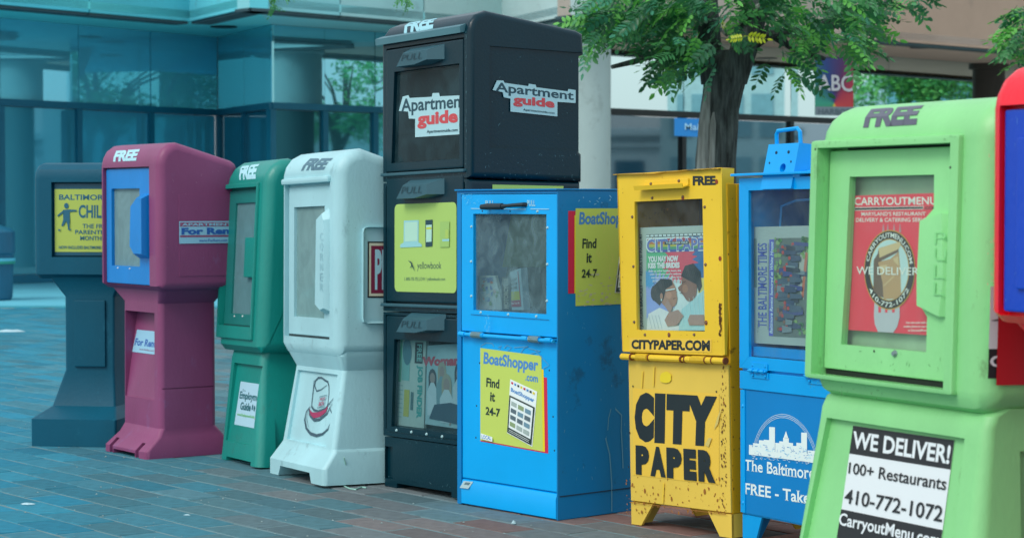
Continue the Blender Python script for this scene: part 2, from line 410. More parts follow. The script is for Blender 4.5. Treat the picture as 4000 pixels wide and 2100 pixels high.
# ------------------------------------------------------------------ the building behind
SOF, MID = 3.53, 2.46
def fz(px, py, z=SOF): v = onz('', px, py, z); return Vector((v.x, v.y))
A0 = fz(0, 5); B = fz(740, 72); Cc = fz(975, 18); Dd = fz(1960, 104); Ee = fz(2228, 47); F0 = fz(4000, 192)
A = A0 + (A0 - B) * 1.2; Ff = F0 + (F0 - Ee) * .9
H0 = fz(0, 70); G1 = fz(850, 146); G2 = fz(1062, 96); G3 = fz(2010, 163); G4 = fz(2200, 122); H5 = fz(4000, 262)
G0 = H0 + (H0 - G1) * 1.0; G5 = H5 + (H5 - G4) * .75
bld = empty('office_building', (0, 26, 0)); tag(bld, 'concrete and mirror glass office building with stepped overhanging front and dark window bands', 'building')
def inb(o): o.parent = bld; o.matrix_parent_inverse = Matrix.Translation((0, -26, 0)); return o
conc = lambda nm, rgb: mat('concrete_' + nm, rgb, .9, .9, var=.07, vscale=1.5, bump=.25, bscale=90, dirt=.22, dirtcol=(90, 95, 95), dscale=2.2, thr=.58)
def run(a, b): d = (b - a); L = d.length; d = d / L; return d, Vector((d.y, -d.x)), L
def slab(a, b, back, z0, z1, front=0.0, mi=0, g=None):
    d, n, L = run(a, b); g = g or G()
    P = [a + n * front, b + n * front, b - n * back, a - n * back]
    return g.prismpoly([tuple(p) for p in P], lambda x, y: (x, y, z0), lambda x, y: (x, y, z1), mi)
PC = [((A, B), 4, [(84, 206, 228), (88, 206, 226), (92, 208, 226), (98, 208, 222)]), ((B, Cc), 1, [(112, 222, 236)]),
      ((Cc, Dd), 3, [(146, 218, 226), (166, 218, 222), (182, 218, 218)]), ((Dd, Ee), 1, [(196, 222, 222)]), ((Ee, Ff), 3, [(180, 170, 160), (184, 160, 142), (188, 160, 138)])]  # panel colours carry the teal wash, fading towards the right
for (a, b), n, cols in PC:
    d, nn, L = run(a, b)
    for i in range(n):
        p = a + d * (L * i / n + (.012 if i else 0)); q = a + d * (L * (i + 1) / n - (.012 if i < n - 1 else 0))
        g = slab(p, q, .25, SOF - .04, 6.6, .0); o = inb(g.obj('concrete_panel', conc('p%d%d%d' % cols[i], cols[i]), None, 20))
        g = slab(p, q, .3, SOF - .075, SOF - .042, -.03); inb(g.obj('drip_edge', mat('drip_dark', (60, 85, 92), .8), None, 0))
soffc = [(120, 240, 250), (120, 238, 250), (150, 232, 240), (176, 214, 220), (200, 184, 172)]  # teal wash and a lift against the dim underside put into these colours
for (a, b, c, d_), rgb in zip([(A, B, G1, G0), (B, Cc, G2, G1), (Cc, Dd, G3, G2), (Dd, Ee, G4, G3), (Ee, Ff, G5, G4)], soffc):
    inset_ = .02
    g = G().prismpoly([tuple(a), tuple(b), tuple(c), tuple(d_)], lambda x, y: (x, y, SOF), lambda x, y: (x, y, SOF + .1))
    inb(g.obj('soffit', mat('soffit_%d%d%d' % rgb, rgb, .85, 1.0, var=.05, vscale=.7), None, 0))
# roof fill and building mass above and behind
inb(G().prismpoly([tuple(G0), tuple(G1), tuple(G2), tuple(G3), tuple(G4), tuple(G5), (30, 60), (-30, 60)], lambda x, y: (x, y, SOF + .11), lambda x, y: (x, y, 6.5)).obj('upper_mass', conc('mass', (110, 150, 160)), None, 0))
for px, py in ((202, 47), (874, 104), (1107, 53), (3600, 185)):
    p = onz('', px, py, SOF); g = G().lathe([(.19, SOF - .012), (.17, SOF - .012), (.15, SOF - .004), (.19, SOF)], p.x, p.y, 20)
    inb(g.obj('downlight', mat('downlight_dark', (28, 46, 52), .6, .5), None))
def mirror(nm, rgb, rough=.02, k=1.0, metal=1.0): return mat('mirror_' + nm, rgb, rough, k, metal=metal, var=0)
frame = mat('window_frame', (8, 108, 136), .5, .9, var=.05); frameR = mat('window_frame_dark', (22, 40, 46), .4, .6, var=.05)  # left frames lifted to teal by the same painted wash
runs = [(G0, G1, 6, (126, 218, 242), (84, 192, 222), frame, .52), (G1, G2, 2, (150, 224, 234), (60, 156, 180), frame, .6), (G2, G3, 5, (140, 214, 232), (74, 150, 168), frame, .8), (G3, G4, 1, (160, 214, 226), (60, 100, 110), frameR, .95), (G4, G5, 8, (222, 248, 255), (130, 150, 160), frameR, 1.0)]  # milky haze put into the left panes by teal tint and lower metal
rgp = random.Random(5)
for a, b, n, up, lo, fm, mt in runs:
    d, nn, L = run(a, b)
    for i in range(n):
        p = a + d * (L * i / n + .006); q = a + d * (L * (i + 1) / n - .006); tw = rgp.uniform(-.006, .006)
        o = inb(slab(p + nn * tw, q - nn * tw, .03, MID + .002, SOF - .004).obj('upper_pane', mirror('u%d%d%d' % up, up, .015, 1, mt), None, 0))
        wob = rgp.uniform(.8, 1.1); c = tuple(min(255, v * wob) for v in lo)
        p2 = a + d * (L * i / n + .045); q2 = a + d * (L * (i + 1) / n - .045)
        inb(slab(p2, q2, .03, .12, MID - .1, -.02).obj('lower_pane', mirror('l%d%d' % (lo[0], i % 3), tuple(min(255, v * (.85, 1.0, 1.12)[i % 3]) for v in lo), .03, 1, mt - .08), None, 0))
        inb(slab(a + d * (L * i / n - .045), a + d * (L * i / n + .044), .08, .0, MID - .092, .03).obj('mullion', fm, None, 0))
    inb(slab(a - d * .02, b + d * .02, .1, MID - .09, MID, .05).obj('transom', fm, None, 0))
    inb(slab(a, b, .1, .0, .11, .02).obj('sill', fm, None, 0))
# round columns
def column(px0, px1, py_top, colr, name, label, dd=None, zt=SOF):
    pc = onz('', (px0 + px1) / 2, py_top, zt) if dd is None else ondist('', (px0 + px1) / 2, 500, dd)
    r = (px1 - px0) / 2 * pc.y / FPX
    g = G().lathe([(r, -.02), (r, zt - .12), (r * 1.01, zt - .1), (r * 1.16, zt - .09), (r * 1.16, zt - .002)], pc.x, pc.y, 40)
    o = g.obj(name, colr, None); tag(o, label, 'column')
column(2140, 2386, 77, conc('column', (172, 196, 196)), 'round_column', 'pale round concrete column behind the tall black rack')
column(3737, 3922, 258, mat('column_reflection', (58, 56, 52), .7, .7), 'round_column', 'dark round column added in place of a reflected one, behind the red box', 36.4)  # added solid column standing in for a shaded column's reflection in the glass
# entrance sign, hanging banner
def facepanel(name, c, quad, dist, m, th=.05):
    P = [ondist(c, *q, dist) for q in quad]
    g = G(); V = [tuple(p) for p in P] + [tuple(p + Vector((0, th, 0))) for p in P]
    g.add(V, [[0, 1, 2, 3], [7, 6, 5, 4]] + [[i, (i + 1) % 4, 4 + (i + 1) % 4, 4 + i] for i in range(4)])
    return g.obj(name, m, None, 0), P
def worlddec(name, parent, dist): return Dec(name, parent, lambda u, v, h: (u, dist - h, v))
def W(c, pts, dist): return [(ondist(c, *p, dist).x, ondist(c, *p, dist).z) for p in pts]
sg = empty('entrance_sign', ondist('', 2750, 497, 25.3)); tag(sg, 'blue entrance sign over the glass doors, partly behind the tree trunk', 'sign')
def adopt(o, r): o.parent = r; o.matrix_parent_inverse = Matrix.Translation(-r.location); return o
o, _ = facepanel('sign_board', 'r1', [(840, 890), (1312, 905), (1312, 1045), (840, 1025)], 25.3, mat('sign_blue', (20, 125, 200), .4, .95, var=.03)); adopt(o, sg)
d = worlddec('lettering', None, 25.29); d.text('Main', W('r1', [(918, 930), (1060, 935), (1060, 985), (918, 980)], 25.29), ink('sign_pale', (150, 205, 235)), .01); o = d.build(.002, .002); adopt(o, sg)
bn = empty('hanging_banner', ondist('', 3258, 340, 24.6)); tag(bn, 'rainbow coloured banner reading ABC hanging in front of the bright windows', 'banner')
def rainbow():
    m = D.materials.new('banner_print'); m.use_nodes = True; n = m.node_tree.nodes; L = m.node_tree.links; b = n['Principled BSDF']; b.inputs['Roughness'].default_value = .8
    tc = n.new('ShaderNodeTexCoord'); mp = n.new('ShaderNodeMapping'); mp.inputs['Location'].default_value = (-.5, 0, -.22)
    sx = n.new('ShaderNodeSeparateXYZ'); at = n.new('ShaderNodeMath'); at.operation = 'ARCTAN2'
    L.new(tc.outputs['Generated'], mp.inputs[0]); L.new(mp.outputs[0], sx.inputs[0]); L.new(sx.outputs['Z'], at.inputs[0]); L.new(sx.outputs['X'], at.inputs[1])
    mr = n.new('ShaderNodeMapRange'); mr.inputs[1].default_value = -math.pi; mr.inputs[2].default_value = math.pi; L.new(at.outputs[0], mr.inputs[0])
    cr = n.new('ShaderNodeValToRGB'); L.new(mr.outputs[0], cr.inputs[0])
    E = cr.color_ramp.elements; E[0].position = 0; E[0].color = (*C3((40, 130, 110)), 1); E[1].position = 1; E[1].color = (*C3((40, 130, 110)), 1)
    for pos, c in ((.12, (60, 140, 90)), (.22, (190, 175, 70)), (.3, (200, 180, 70)), (.38, (190, 70, 60)), (.6, (150, 45, 70)), (.7, (70, 40, 90)), (.8, (25, 60, 120)), (.92, (30, 110, 110))):
        e = E.new(pos); e.color = (*C3(c, .8), 1)
    L.new(cr.outputs[0], b.inputs['Base Color']); return m
o, _ = facepanel('banner_cloth', 'r1', [(1902, 440), (2190, 440), (2190, 875), (1900, 870)], 24.6, rainbow(), .02); adopt(o, bn)
d = worlddec('lettering', None, 24.595)
pale = ink('banner_letter', (165, 172, 180)); gr = ink('banner_grey', (95, 115, 125))
d.poly(W('r1', [(1902, 805), (2188, 808), (2190, 875), (1900, 870)], 24.595), gr)
d.text('ABC', W('r1', [(1922, 565), (2185, 565), (2185, 695), (1922, 682)], 24.595), pale, .015)
d.text('HARBOR', W('r1', [(1925, 820), (2175, 824), (2175, 866), (1925, 862)], 24.595), ink('banner_dark', (60, 80, 90)), .01)
adopt(d.build(.002, .002), bn)
g = G().tube([ondist('r1', 1895, 437, 24.62), ondist('r1', 2196, 437, 24.62)], .02); adopt(g.obj('banner_rod', frameR, None), bn)

# litter bin at the far left
lb = empty('litter_bin', onz('', -30, 1170, 0)); tag(lb, 'dark blue litter bin with a green striped label at the left edge', 'litter bin'); X, Y = lb.location.x, lb.location.y
bm_ = mat('bin_dark', (12, 100, 132), .5, .85)
g = G().lathe([(.2, 0), (.22, .03), (.235, .5), (.25, .52), (.25, .75), (.21, .79), (.05, .84)], X, Y, 24); adopt(g.obj('body', bm_, None), lb)
g = G().lathe([(.252, .4), (.252, .43)], X, Y, 24); adopt(g.obj('green_stripe', ink('stripe_green', (30, 150, 130)), None), lb)
g = G().lathe([(.252, .431), (.252, .462)], X, Y, 24); adopt(g.obj('white_stripe', ink('stripe_pale', (90, 190, 215)), None), lb)
# things seen mirrored in the glass
bk = mat('bark_far', (70, 80, 70), .9, .8)
def leafmass(name, blobs, n, size, mats, parent, seed=1):
    rr = random.Random(seed); V = []; F = []; M = []
    tot = sum(b[3] * b[4] * b[5] for b in blobs)
    for (x, y, z, rx, ry, rz) in blobs:
        k = int(n * rx * ry * rz / tot)
        for _ in range(k):
            u = Vector((rr.gauss(0, 1), rr.gauss(0, 1), rr.gauss(0, 1))).normalized() * (rr.random() ** .45)
            c = Vector((x + u.x * rx, y + u.y * ry, z + u.z * rz)); a = Vector((rr.gauss(0, 1), rr.gauss(0, 1), rr.gauss(0, .6))).normalized(); b = a.orthogonal().normalized(); s = size * rr.uniform(.6, 1.3)
            i = len(V); V += [c - a * s, c + b * s * .4, c + a * s, c - b * s * .4]; F.append([i, i + 1, i + 2, i + 3]); M.append(rr.randrange(len(mats)))
    return mesh(name, V, F, mats, parent, 0, M)
lm = [mat('leaf_far_%d' % i, c, .6, .8, var=0) for i, c in enumerate([(80, 190, 110), (110, 215, 120), (60, 150, 90), (130, 225, 120)])]
def far_tree(x, y, h, label, seed, n=9000, sc=1.0):
    rr = random.Random(seed); t = empty('shade_tree', (x, y, 0)); tag(t, label, 'tree', 'trees across the plaza')
    g = G().tube([(x, y, -.05), (x + .05, y, h * .25), (x - .1, y + .05, h * .5), (x, y, h * .8)], [.16, .13, .1, .04], 8)
    for _ in range(6):
        a = rr.uniform(0, 6.28); g.tube([(x, y, h * rr.uniform(.3, .6)), (x + math.cos(a) * 1.0 * sc, y + math.sin(a) * 1.0 * sc, h * .7), (x + math.cos(a) * 1.9 * sc, y + math.sin(a) * 1.9 * sc, h * .78)], [.05, .03, .012], 5)
    adopt(g.obj('trunk', bk, None), t)
    bl = [(x + rr.uniform(-1.6, 1.6) * sc, y + rr.uniform(-1.6, 1.6) * sc, h * .72 + rr.uniform(-.9, 1.2), rr.uniform(.6, 1.1), rr.uniform(.6, 1.1), rr.uniform(.4, .7)) for _ in range(11)]
    c = leafmass('crown', bl, n, .07, lm, None, seed); adopt(c, t); tag(c, kind='stuff')
far_tree(13.0, 25.8, 5.0, 'leafy tree mirrored in the upper glass above the maroon box', 11, 4500)
far_tree(17.5, 36.0, 5.8, 'broad leafy tree mirrored in the glass right of the hanging banner', 12)
far_tree(10.5, 19.8, 5.4, 'full leafy tree mirrored in the narrow return of the glass front', 13, 5500)
far_tree(-12.6, 18.6, 5.2, 'loose leafy tree mirrored in the glass above the purple box', 14, 4200)
far_tree(-15.2, 15.0, 5.6, 'airy leafy tree mirrored in the glass at the far left', 15, 3600)
hb = empty('plaza_building', (52, 27, 0)); tag(hb, 'white low building with cornice mirrored in the left lower glass', 'building')
wm = mat('far_white', (200, 220, 225), .8)
adopt(boxg(48, 58, 22, 34, 0, 3.6).obj('wall', wm, None, 0), hb)
adopt(boxg(47.6, 58.4, 21.6, 34.4, 3.6, 3.9, .05).box(47.8, 58.2, 21.8, 34.2, 3.2, 3.35, .03).obj('cornice', wm, None, 0), hb)
for i in range(5): adopt(boxg(47.95, 48.1, 23 + i * 2.2, 24.1 + i * 2.2, .9, 2.7).obj('window', frame, None, 0), hb)
tb = empty('glass_tower', (60, 45, 0)); tag(tb, 'pale blue glass block mirrored in the glass behind the green box', 'building')
adopt(boxg(48, 70, 37.2, 47, 0, 6.4).obj('wall', mat('far_blue', (120, 195, 215), .3, .8), None, 0), tb)
adopt(boxg(47.9, 70, 37.1, 47.1, 3.1, 4.0).obj('window_band', mat('far_band', (150, 165, 180), .3, .8), None, 0), tb)

pb = empty('office_block', (40, 31, 0)); tag(pb, 'pale teal office block mirrored in the upper glass left of the street tree', 'building')
adopt(boxg(34, 46, 29.6, 33.6, 0, 7.5).obj('wall', mat('far_pale', (176, 214, 220), .5, .9), None, 0), pb)
for i in range(4):
    for j in range(3): adopt(boxg(33.95, 34.1, 29.9 + i * .9, 30.55 + i * .9, 1.2 + j * 1.9, 2.5 + j * 1.9).obj('window', mat('far_window', (130, 185, 200), .3, .8), None, 0), pb)
# ------------------------------------------------------------------ street tree
def bark():
    m = D.materials.new('bark'); m.use_nodes = True; n = m.node_tree.nodes; L = m.node_tree.links; b = n['Principled BSDF']; b.inputs['Roughness'].default_value = .95
    tc = n.new('ShaderNodeTexCoord'); mp = n.new('ShaderNodeMapping'); mp.inputs['Scale'].default_value = (9, 9, 1.3)
    no = n.new('ShaderNodeTexNoise'); no.inputs['Scale'].default_value = 4; no.inputs['Detail'].default_value = 9; no.inputs['Roughness'].default_value = .65
    L.new(tc.outputs['Object'], mp.inputs[0]); L.new(mp.outputs[0], no.inputs['Vector'])
    cr = n.new('ShaderNodeValToRGB'); E = cr.color_ramp.elements; E[0].position = .36; E[0].color = (.012, .018, .017, 1); E[1].position = .66; E[1].color = (.1, .135, .13, 1)
    L.new(no.outputs['Fac'], cr.inputs[0]); L.new(cr.outputs[0], b.inputs['Base Color'])
    bp = n.new('ShaderNodeBump'); bp.inputs['Strength'].default_value = 1; bp.inputs['Distance'].default_value = .02; L.new(no.outputs['Fac'], bp.inputs['Height']); L.new(bp.outputs[0], b.inputs['Normal'])
    return m
bkm = bark(); smooth_wood = mat('bare_wood', (150, 160, 155), .9, .75, var=.4, vscale=5, stretch=(10, 10, .9), bump=.8, bscale=12)
TD = 11.0
tb0 = ondist('', 2795, 800, TD); tree = empty('street_tree', (tb0.x, TD, 0)); tag(tree, 'street tree with fluted bark trunk and feathery green leaves behind the yellow and blue boxes', 'tree')
def tp(x, y, dd=0.0): return ondist('', x, y, TD + dd)
def fluted(path, rads, flutes, seed, n=40, sub=6):
    rr = random.Random(seed); ph = [rr.uniform(0, 6.28) for _ in range(4)]; V = []; F = []; P = []
    for i in range(len(path) - 1):
        for k in range(sub):
            t = k / sub; P.append((path[i].lerp(path[i + 1], t), rads[i] * (1 - t) + rads[i + 1] * t))
    P.append((path[-1], rads[-1]))
    for j, (p, r) in enumerate(P):
        for k in range(n):
            a = 2 * math.pi * k / n; q = 1 + flutes * (math.sin(3 * a + ph[0] + j * .03) * .6 + .45 * math.sin(5 * a + ph[1] - j * .05) + .3 * math.sin(9 * a + ph[2] + j * .1)) + rr.uniform(-.01, .01)
            V.append((p.x + r * q * math.cos(a), p.y + r * q * math.sin(a), p.z))
    for j in range(len(P) - 1):
        for k in range(n): F.append([j * n + k, j * n + (k + 1) % n, (j + 1) * n + (k + 1) % n, (j + 1) * n + k])
    F += [list(range(n))[::-1], [len(V) - n + k for k in range(n)]]
    return V, F
bz = tp(2790, 1500); base = Vector((tp(2795, 800).x, TD, -.05))
V, F = fluted([base, Vector((base.x, TD, .12)), tp(2797, 900), tp(2798, 620), tp(2812, 430), tp(2835, 300), tp(2850, 200)], [.17, .125, .112, .107, .104, .112, .098], .1, 2)
adopt(mesh('trunk', V, F, bkm, None, 60), tree)
for path, rads, sd in (([tp(2856, 330), tp(2905, 200), tp(2950, 60), tp(2990, -120)], [.085, .075, .068, .06], 5), ([tp(2800, 330), tp(2775, 180), tp(2765, 0), tp(2745, -160)], [.08, .062, .055, .045], 6)):
    V, F = fluted(path, rads, .07, sd, 24); adopt(mesh('limb', V, F, bkm, None, 60), tree)
g = G().tube([tp(2742, 1000, -.075), tp(2744, 700, -.085), tp(2752, 480, -.08), tp(2770, 330, -.06)], [.034, .036, .033, .02], 10).tube([tp(2775, 1000, -.095), tp(2778, 700, -.1), tp(2785, 500, -.098), tp(2795, 380, -.08)], [.018, .02, .02, .01], 8)
adopt(g.obj('bare_wood_strip', smooth_wood, None, 60), tree)
br = [[(2780, 260), (2700, 170), (2560, 110), (2400, 60)], [(2740, 190), (2600, 200), (2480, 240), (2390, 262)], [(2900, 150), (2960, 60), (3060, -40)], [(2890, 220), (3020, 130), (3160, 110), (3300, 60)],
      [(2990, 120), (3100, 190), (3220, 230)], [(2790, 120), (2680, 20), (2560, -60)], [(3160, 110), (3330, 90), (3480, 0)], [(2830, 130), (2900, 70), (2975, 18), (2962, -20)]]
for i, b in enumerate(br):
    g = G(); n = len(b); g.tube([tp(x, y, -.25 * j / n * (1 if i % 2 else -1)) for j, (x, y) in enumerate(b)], [.026 * (1 - .75 * j / n) for j in range(n)], 7); adopt(g.obj('branch', bkm if i != 7 else smooth_wood, None), tree)
# pinnate leaves: a stalk with paired leaflets
def pinnate(seed, length=.19, nl=5, ll=.053):
    rr = random.Random(seed); V = []; F = []; M = []
    g = G(); pts = [(length * t, 0, -.045 * t * t) for t in (0, .35, .7, 1)]; g.tube(pts, [.0016, .0013, .001, .0007], 3, 1)
    def leaflet(p, ang, L_):
        d = Vector((math.cos(ang), math.sin(ang), rr.uniform(-.45, -.1))).normalized(); s = Vector((-math.sin(ang), math.cos(ang), rr.uniform(-.15, .15))).normalized(); wv = L_ * rr.uniform(.2, .25); up = Vector((0, 0, 1))
        P = [p, p + d * L_ * .3 + s * wv, p + d * L_ * .7 + s * wv * .8, p + d * L_, p + d * L_ * .7 - s * wv * .8, p + d * L_ * .3 - s * wv, p + d * L_ * .45 - up * L_ * .05]
        g.add(P, [[0, 1, 6], [1, 2, 6], [2, 3, 6], [3, 4, 6], [4, 5, 6], [5, 0, 6]], 0)
    for i in range(nl):
        t = .22 + .75 * i / nl; p = Vector((length * t, 0, -.045 * t * t)); L_ = ll * (1 - .25 * abs(t - .5))
        for sg_ in (1, -1): leaflet(p, sg_ * R(rr.uniform(52, 68)), L_ * rr.uniform(.88, 1.1))
    leaflet(Vector((length, 0, -.045)), 0, ll * .95)
    return g
def leafmat(nm, rgb, k=1.15):
    m = D.materials.new(nm); m.use_nodes = True; n = m.node_tree.nodes; L = m.node_tree.links; b = n['Principled BSDF']; c = C3(rgb, k)
    b.inputs['Base Color'].default_value = (*c, 1); b.inputs['Roughness'].default_value = .42
    t = n.new('ShaderNodeBsdfTranslucent'); t.inputs[0].default_value = (min(.9, c[0] * 1.3), min(.9, c[1] * 1.5), c[2], 1); mx = n.new('ShaderNodeMixShader'); mx.inputs[0].default_value = .3
    o_ = n['Material Output']; L.new(b.outputs[0], mx.inputs[1]); L.new(t.outputs[0], mx.inputs[2]); L.new(mx.outputs[0], o_.inputs[0]); return m
LM = [leafmat('leaf_green', (66, 134, 80)), leafmat('leaf_deep', (40, 98, 66)), leafmat('leaf_light', (96, 172, 78)), leafmat('leaf_blueish', (60, 132, 105)), leafmat('leaf_yellow', (190, 205, 50), .9)]
LG = [pinnate(i, .18 + .01 * (i % 3), 5) for i in range(5)]
LMESH = {}
def leafmesh(i, m):
    if (i, m) not in LMESH:
        me = D.meshes.new('leaf'); me.from_pydata(LG[i].V, [], LG[i].F); me.materials.append(LM[m]); me.materials.append(LM[m])
        for p, k in zip(me.polygons, LG[i].M): p.material_index = k
        LMESH[(i, m)] = me
    return LMESH[(i, m)]
rl = random.Random(21)
CL = [  # px, py, rx, ry, count, drift dir (px), depth spread
 (2480, 30, 170, 80, 110), (2620, 60, 120, 90, 90), (2400, 110, 110, 60, 60), (2330, 130, 70, 45, 26), (2345, 185, 60, 40, 20), (2560, 140, 110, 55, 60), (2700, 120, 90, 90, 60),
 (2650, 215, 110, 50, 46), (2610, 275, 60, 35, 22), (2680, 300, 45, 40, 20), (2770, 225, 60, 40, 26), (2790, 60, 90, 70, 44), (2840, 150, 60, 60, 16), (2760, 285, 40, 30, 10),
 (2930, 30, 80, 60, 40), (3040, 60, 90, 60, 44), (3050, 130, 60, 40, 16), (3150, 150, 70, 50, 30), (3220, 60, 110, 70, 60), (3350, 40, 110, 60, 60), (3290, 130, 80, 60, 44), (3380, 110, 50, 40, 16),
 (3130, 175, 80, 38, 26), (3300, 200, 60, 36, 22), (3040, 255, 70, 25, 14), (3070, 300, 60, 26, 12), (3090, 305, 50, 22, 7), (3340, 200, 60, 45, 24), (3500, 20, 70, 40, 18), (3560, 10, 40, 30, 8), (3520, 60, 30, 20, 3),
 (2500, -60, 260, 50, 70), (2850, -60, 200, 60, 70), (3250, -60, 260, 50, 80)]
items = []
for (x, y, rx, ry, n) in CL:
    for _ in range(int(n * (.52 if x > 2900 else .64))):
        a = rl.uniform(0, 6.283); q = rl.random() ** .5; p = tp(x + rx * q * math.cos(a), y + ry * q * math.sin(a) - 42, rl.uniform(-.75, .6) if x < 2760 or x > 2960 else rl.uniform(-.75, -.12))
        sgn = -1 if x < 2800 else 1
        yaw = rl.gauss(0 if sgn > 0 else math.pi, .9); items.append((p, (rl.gauss(0, .5), rl.gauss(.25, .35), yaw), rl.randrange(5), rl.choices((0, 1, 2, 3), (4, 4, 2, 2 if x < 2800 else .5))[0], rl.uniform(.75, 1.05), -60 < y))
for (x, y, yaw, s) in ((2818, 70, 1.5, .5), (2905, 120, .12, .62), (2912, 124, 2.9, .45)):
    items.append((tp(x, y + 20, -.9), (-1.3 if abs(yaw) < 1 else -1.5, .1, yaw), 0, 4, s, True))
rl.shuffle(items); items.sort(key=lambda t: not t[5])
gs = {}; cnt = 0
for p, e, i, m, s, vis in items:
    if vis and cnt < 300:
        o = D.objects.new('leaf', leafmesh(i, m)); COL.objects.link(o); o.parent = tree; o.location = p - tree.location; o.rotation_euler = e; o.scale = (s, s, s); cnt += 1
    else:
        M = Matrix.LocRotScale(p - tree.location, __import__('mathutils').Euler(e), Vector((s, s, s))); gs.setdefault(m, []).append((M, i))
g = G(); ks = list(gs)
for k, m in enumerate(ks):
    for M, i in gs[m]: g.add([M @ Vector(v) for v in LG[i].V], LG[i].F, k)
o = mesh('foliage', g.V, g.F, [LM[k] for k in ks], tree, 0, g.M); tag(o, kind='stuff')
# second small tree at the right edge and a hanging twig at top left
t2 = empty('street_tree', (tp(4200, 800, 2).x, TD + 2, 0)); tag(t2, 'tree at the right edge of the picture with only a drooping spray in view', 'tree')
g = G().tube([Vector((t2.location.x, TD + 2, -.05)), tp(4200, 300, 2), tp(4210, -200, 2)], [.12, .1, .08], 12); adopt(g.obj('trunk', bkm, None), t2)
adopt(G().tube([tp(4205, 60, 2), tp(4100, 40, 2), tp(4010, 90, 2)], [.03, .02, .008], 6).obj('branch', bkm, None), t2)
g = G(); mm = [0, 1, 2]
for (x, y, rx, ry, n) in ((4010, 60, 60, 40, 22), (3990, 120, 60, 40, 26), (4030, 190, 70, 50, 26), (3960, 165, 30, 25, 7), (4100, 100, 80, 80, 30)):
    for _ in range(n):
        p = tp(x + rl.uniform(-rx, rx), y + rl.uniform(-ry, ry), 2 + rl.uniform(-.4, .4)) - t2.location; s = rl.uniform(.7, 1)
        M = Matrix.LocRotScale(p, __import__('mathutils').Euler((rl.gauss(0, .5), rl.gauss(.4, .4), rl.gauss(math.pi, .8))), Vector((s, s, s))); i = rl.randrange(5); g.add([M @ Vector(v) for v in LG[i].V], LG[i].F, rl.randrange(3))
o = mesh('foliage', g.V, g.F, LM[:3], t2, 0, g.M); tag(o, kind='stuff')
tw = empty('tree', ondist('', 1300, 800, 9.0) * Vector((1, 1, 0)) if False else Vector((-.6, 12.5, 0)))
tag(tw, 'leafy branch tips dangling into the top edge left of the black rack', 'tree')
def t9(x, y, dd=0): return ondist('', x, y, 12.5 + dd)
g = G().tube([t9(1240, -160), t9(1150, -60), t9(1062, -5), t9(1058, 20)], [.02, .012, .005, .002], 5).tube([t9(1240, -160), t9(1420, -50), t9(1570, -10)], [.02, .012, .004], 5); adopt(g.obj('branch', bkm, None), tw)
g = G()
for (x, y, n) in ((1060, 12, 3), (1068, -25, 5), (1100, -50, 8), (1560, -14, 6), (1590, -12, 4), (1300, -120, 20)):
    for _ in range(n):
        p = t9(x + rl.uniform(-22, 22), y + rl.uniform(-12, 12)) - tw.location; s = rl.uniform(.32, .5)
        M = Matrix.LocRotScale(p, __import__('mathutils').Euler((rl.gauss(0, .6), rl.gauss(.8, .4), rl.uniform(0, 6.28))), Vector((s, s, s))); i = rl.randrange(5); g.add([M @ Vector(v) for v in LG[i].V], LG[i].F, rl.randrange(2))
o = mesh('foliage', g.V, g.F, [LM[2], LM[0]], tw, 0, g.M); tag(o, kind='stuff')
# ------------------------------------------------------------------ newspaper boxes
GR = 'newspaper boxes in a row'
def plastic(nm, rgb, k=.95, rough=.42, dirt=.3, dirtcol=(70, 75, 70), **kw): return mat('plastic_' + nm, rgb, rough, k, var=.09, vscale=5, dirt=min(1, dirt * 1.4), dirtcol=dirtcol, dscale=13, thr=.6, bump=.22, bscale=90, stretch=(1, 1, .5), **kw)
def scuffs(name, P, mp, rect, n, m, seed, w_=(.0006, .002), ln=(.003, .018), edge=False):
    """scratches, nicks and smudges with shapes of their own"""
    d = Dec(name, P.o, mp); rs = random.Random(seed); x0, x1, z0, z1 = rect
    for _ in range(n):
        a = rs.uniform(x0, x1); b = rs.uniform(z0, z1)
        if edge: (a, b) = rs.choice(((x0 + abs(rs.gauss(0, .006)), b), (x1 - abs(rs.gauss(0, .006)), b), (a, z0 + abs(rs.gauss(0, .006))), (a, z1 - abs(rs.gauss(0, .006)))))
        L_ = rs.uniform(*ln) * rs.random(); t = rs.choice((rs.gauss(1.57, .35), rs.uniform(0, 3.14))); c = min(x1, max(x0, a + L_ * math.cos(t))); e = min(z1, max(z0, b + L_ * math.sin(t)))
        if abs(c - a) + abs(e - b) > .0004: d.stroke([(a, b), ((a + c) / 2 + rs.gauss(0, .0006), (b + e) / 2), (c, e)], [rs.uniform(*w_) * .3, rs.uniform(*w_), rs.uniform(*w_) * .2], m, layer=1)
    return tag(d.build(.0001, .0005), kind='stuff')
def door_panel(P, x0, x1, z0, z1, y0, y1, win, m, name='door', bev=.006):
    o = boxg(x0, x1, y0, y1, z0, z1, bev).obj(name, m, P.o)
    if win: cut(o, [poly_slab(win, y0 - .05, y1 + .05)])
    return o
def pane(P, x0, x1, z0, z1, y, m, par=None): me = D.meshes.new('pane'); me.from_pydata([(x0, y, z0), (x1, y, z0), (x1, y, z1), (x0, y, z1)], [], [[0, 1, 2, 3]]); me.materials.append(m); return link('pane', me, par or P.o)   # one sheet; the normal faces out
def quadbox(q): 
    return (min(q[0][0], q[3][0]), max(q[1][0], q[2][0]), min(q[2][1], q[3][1]), max(q[0][1], q[1][1]))
def avgbox(q): return ((q[0][0] + q[3][0]) / 2, (q[1][0] + q[2][0]) / 2, (q[2][1] + q[3][1]) / 2, (q[0][1] + q[1][1]) / 2)
darkin = mat('box_inside', (30, 66, 74), .9, .6, var=.1)

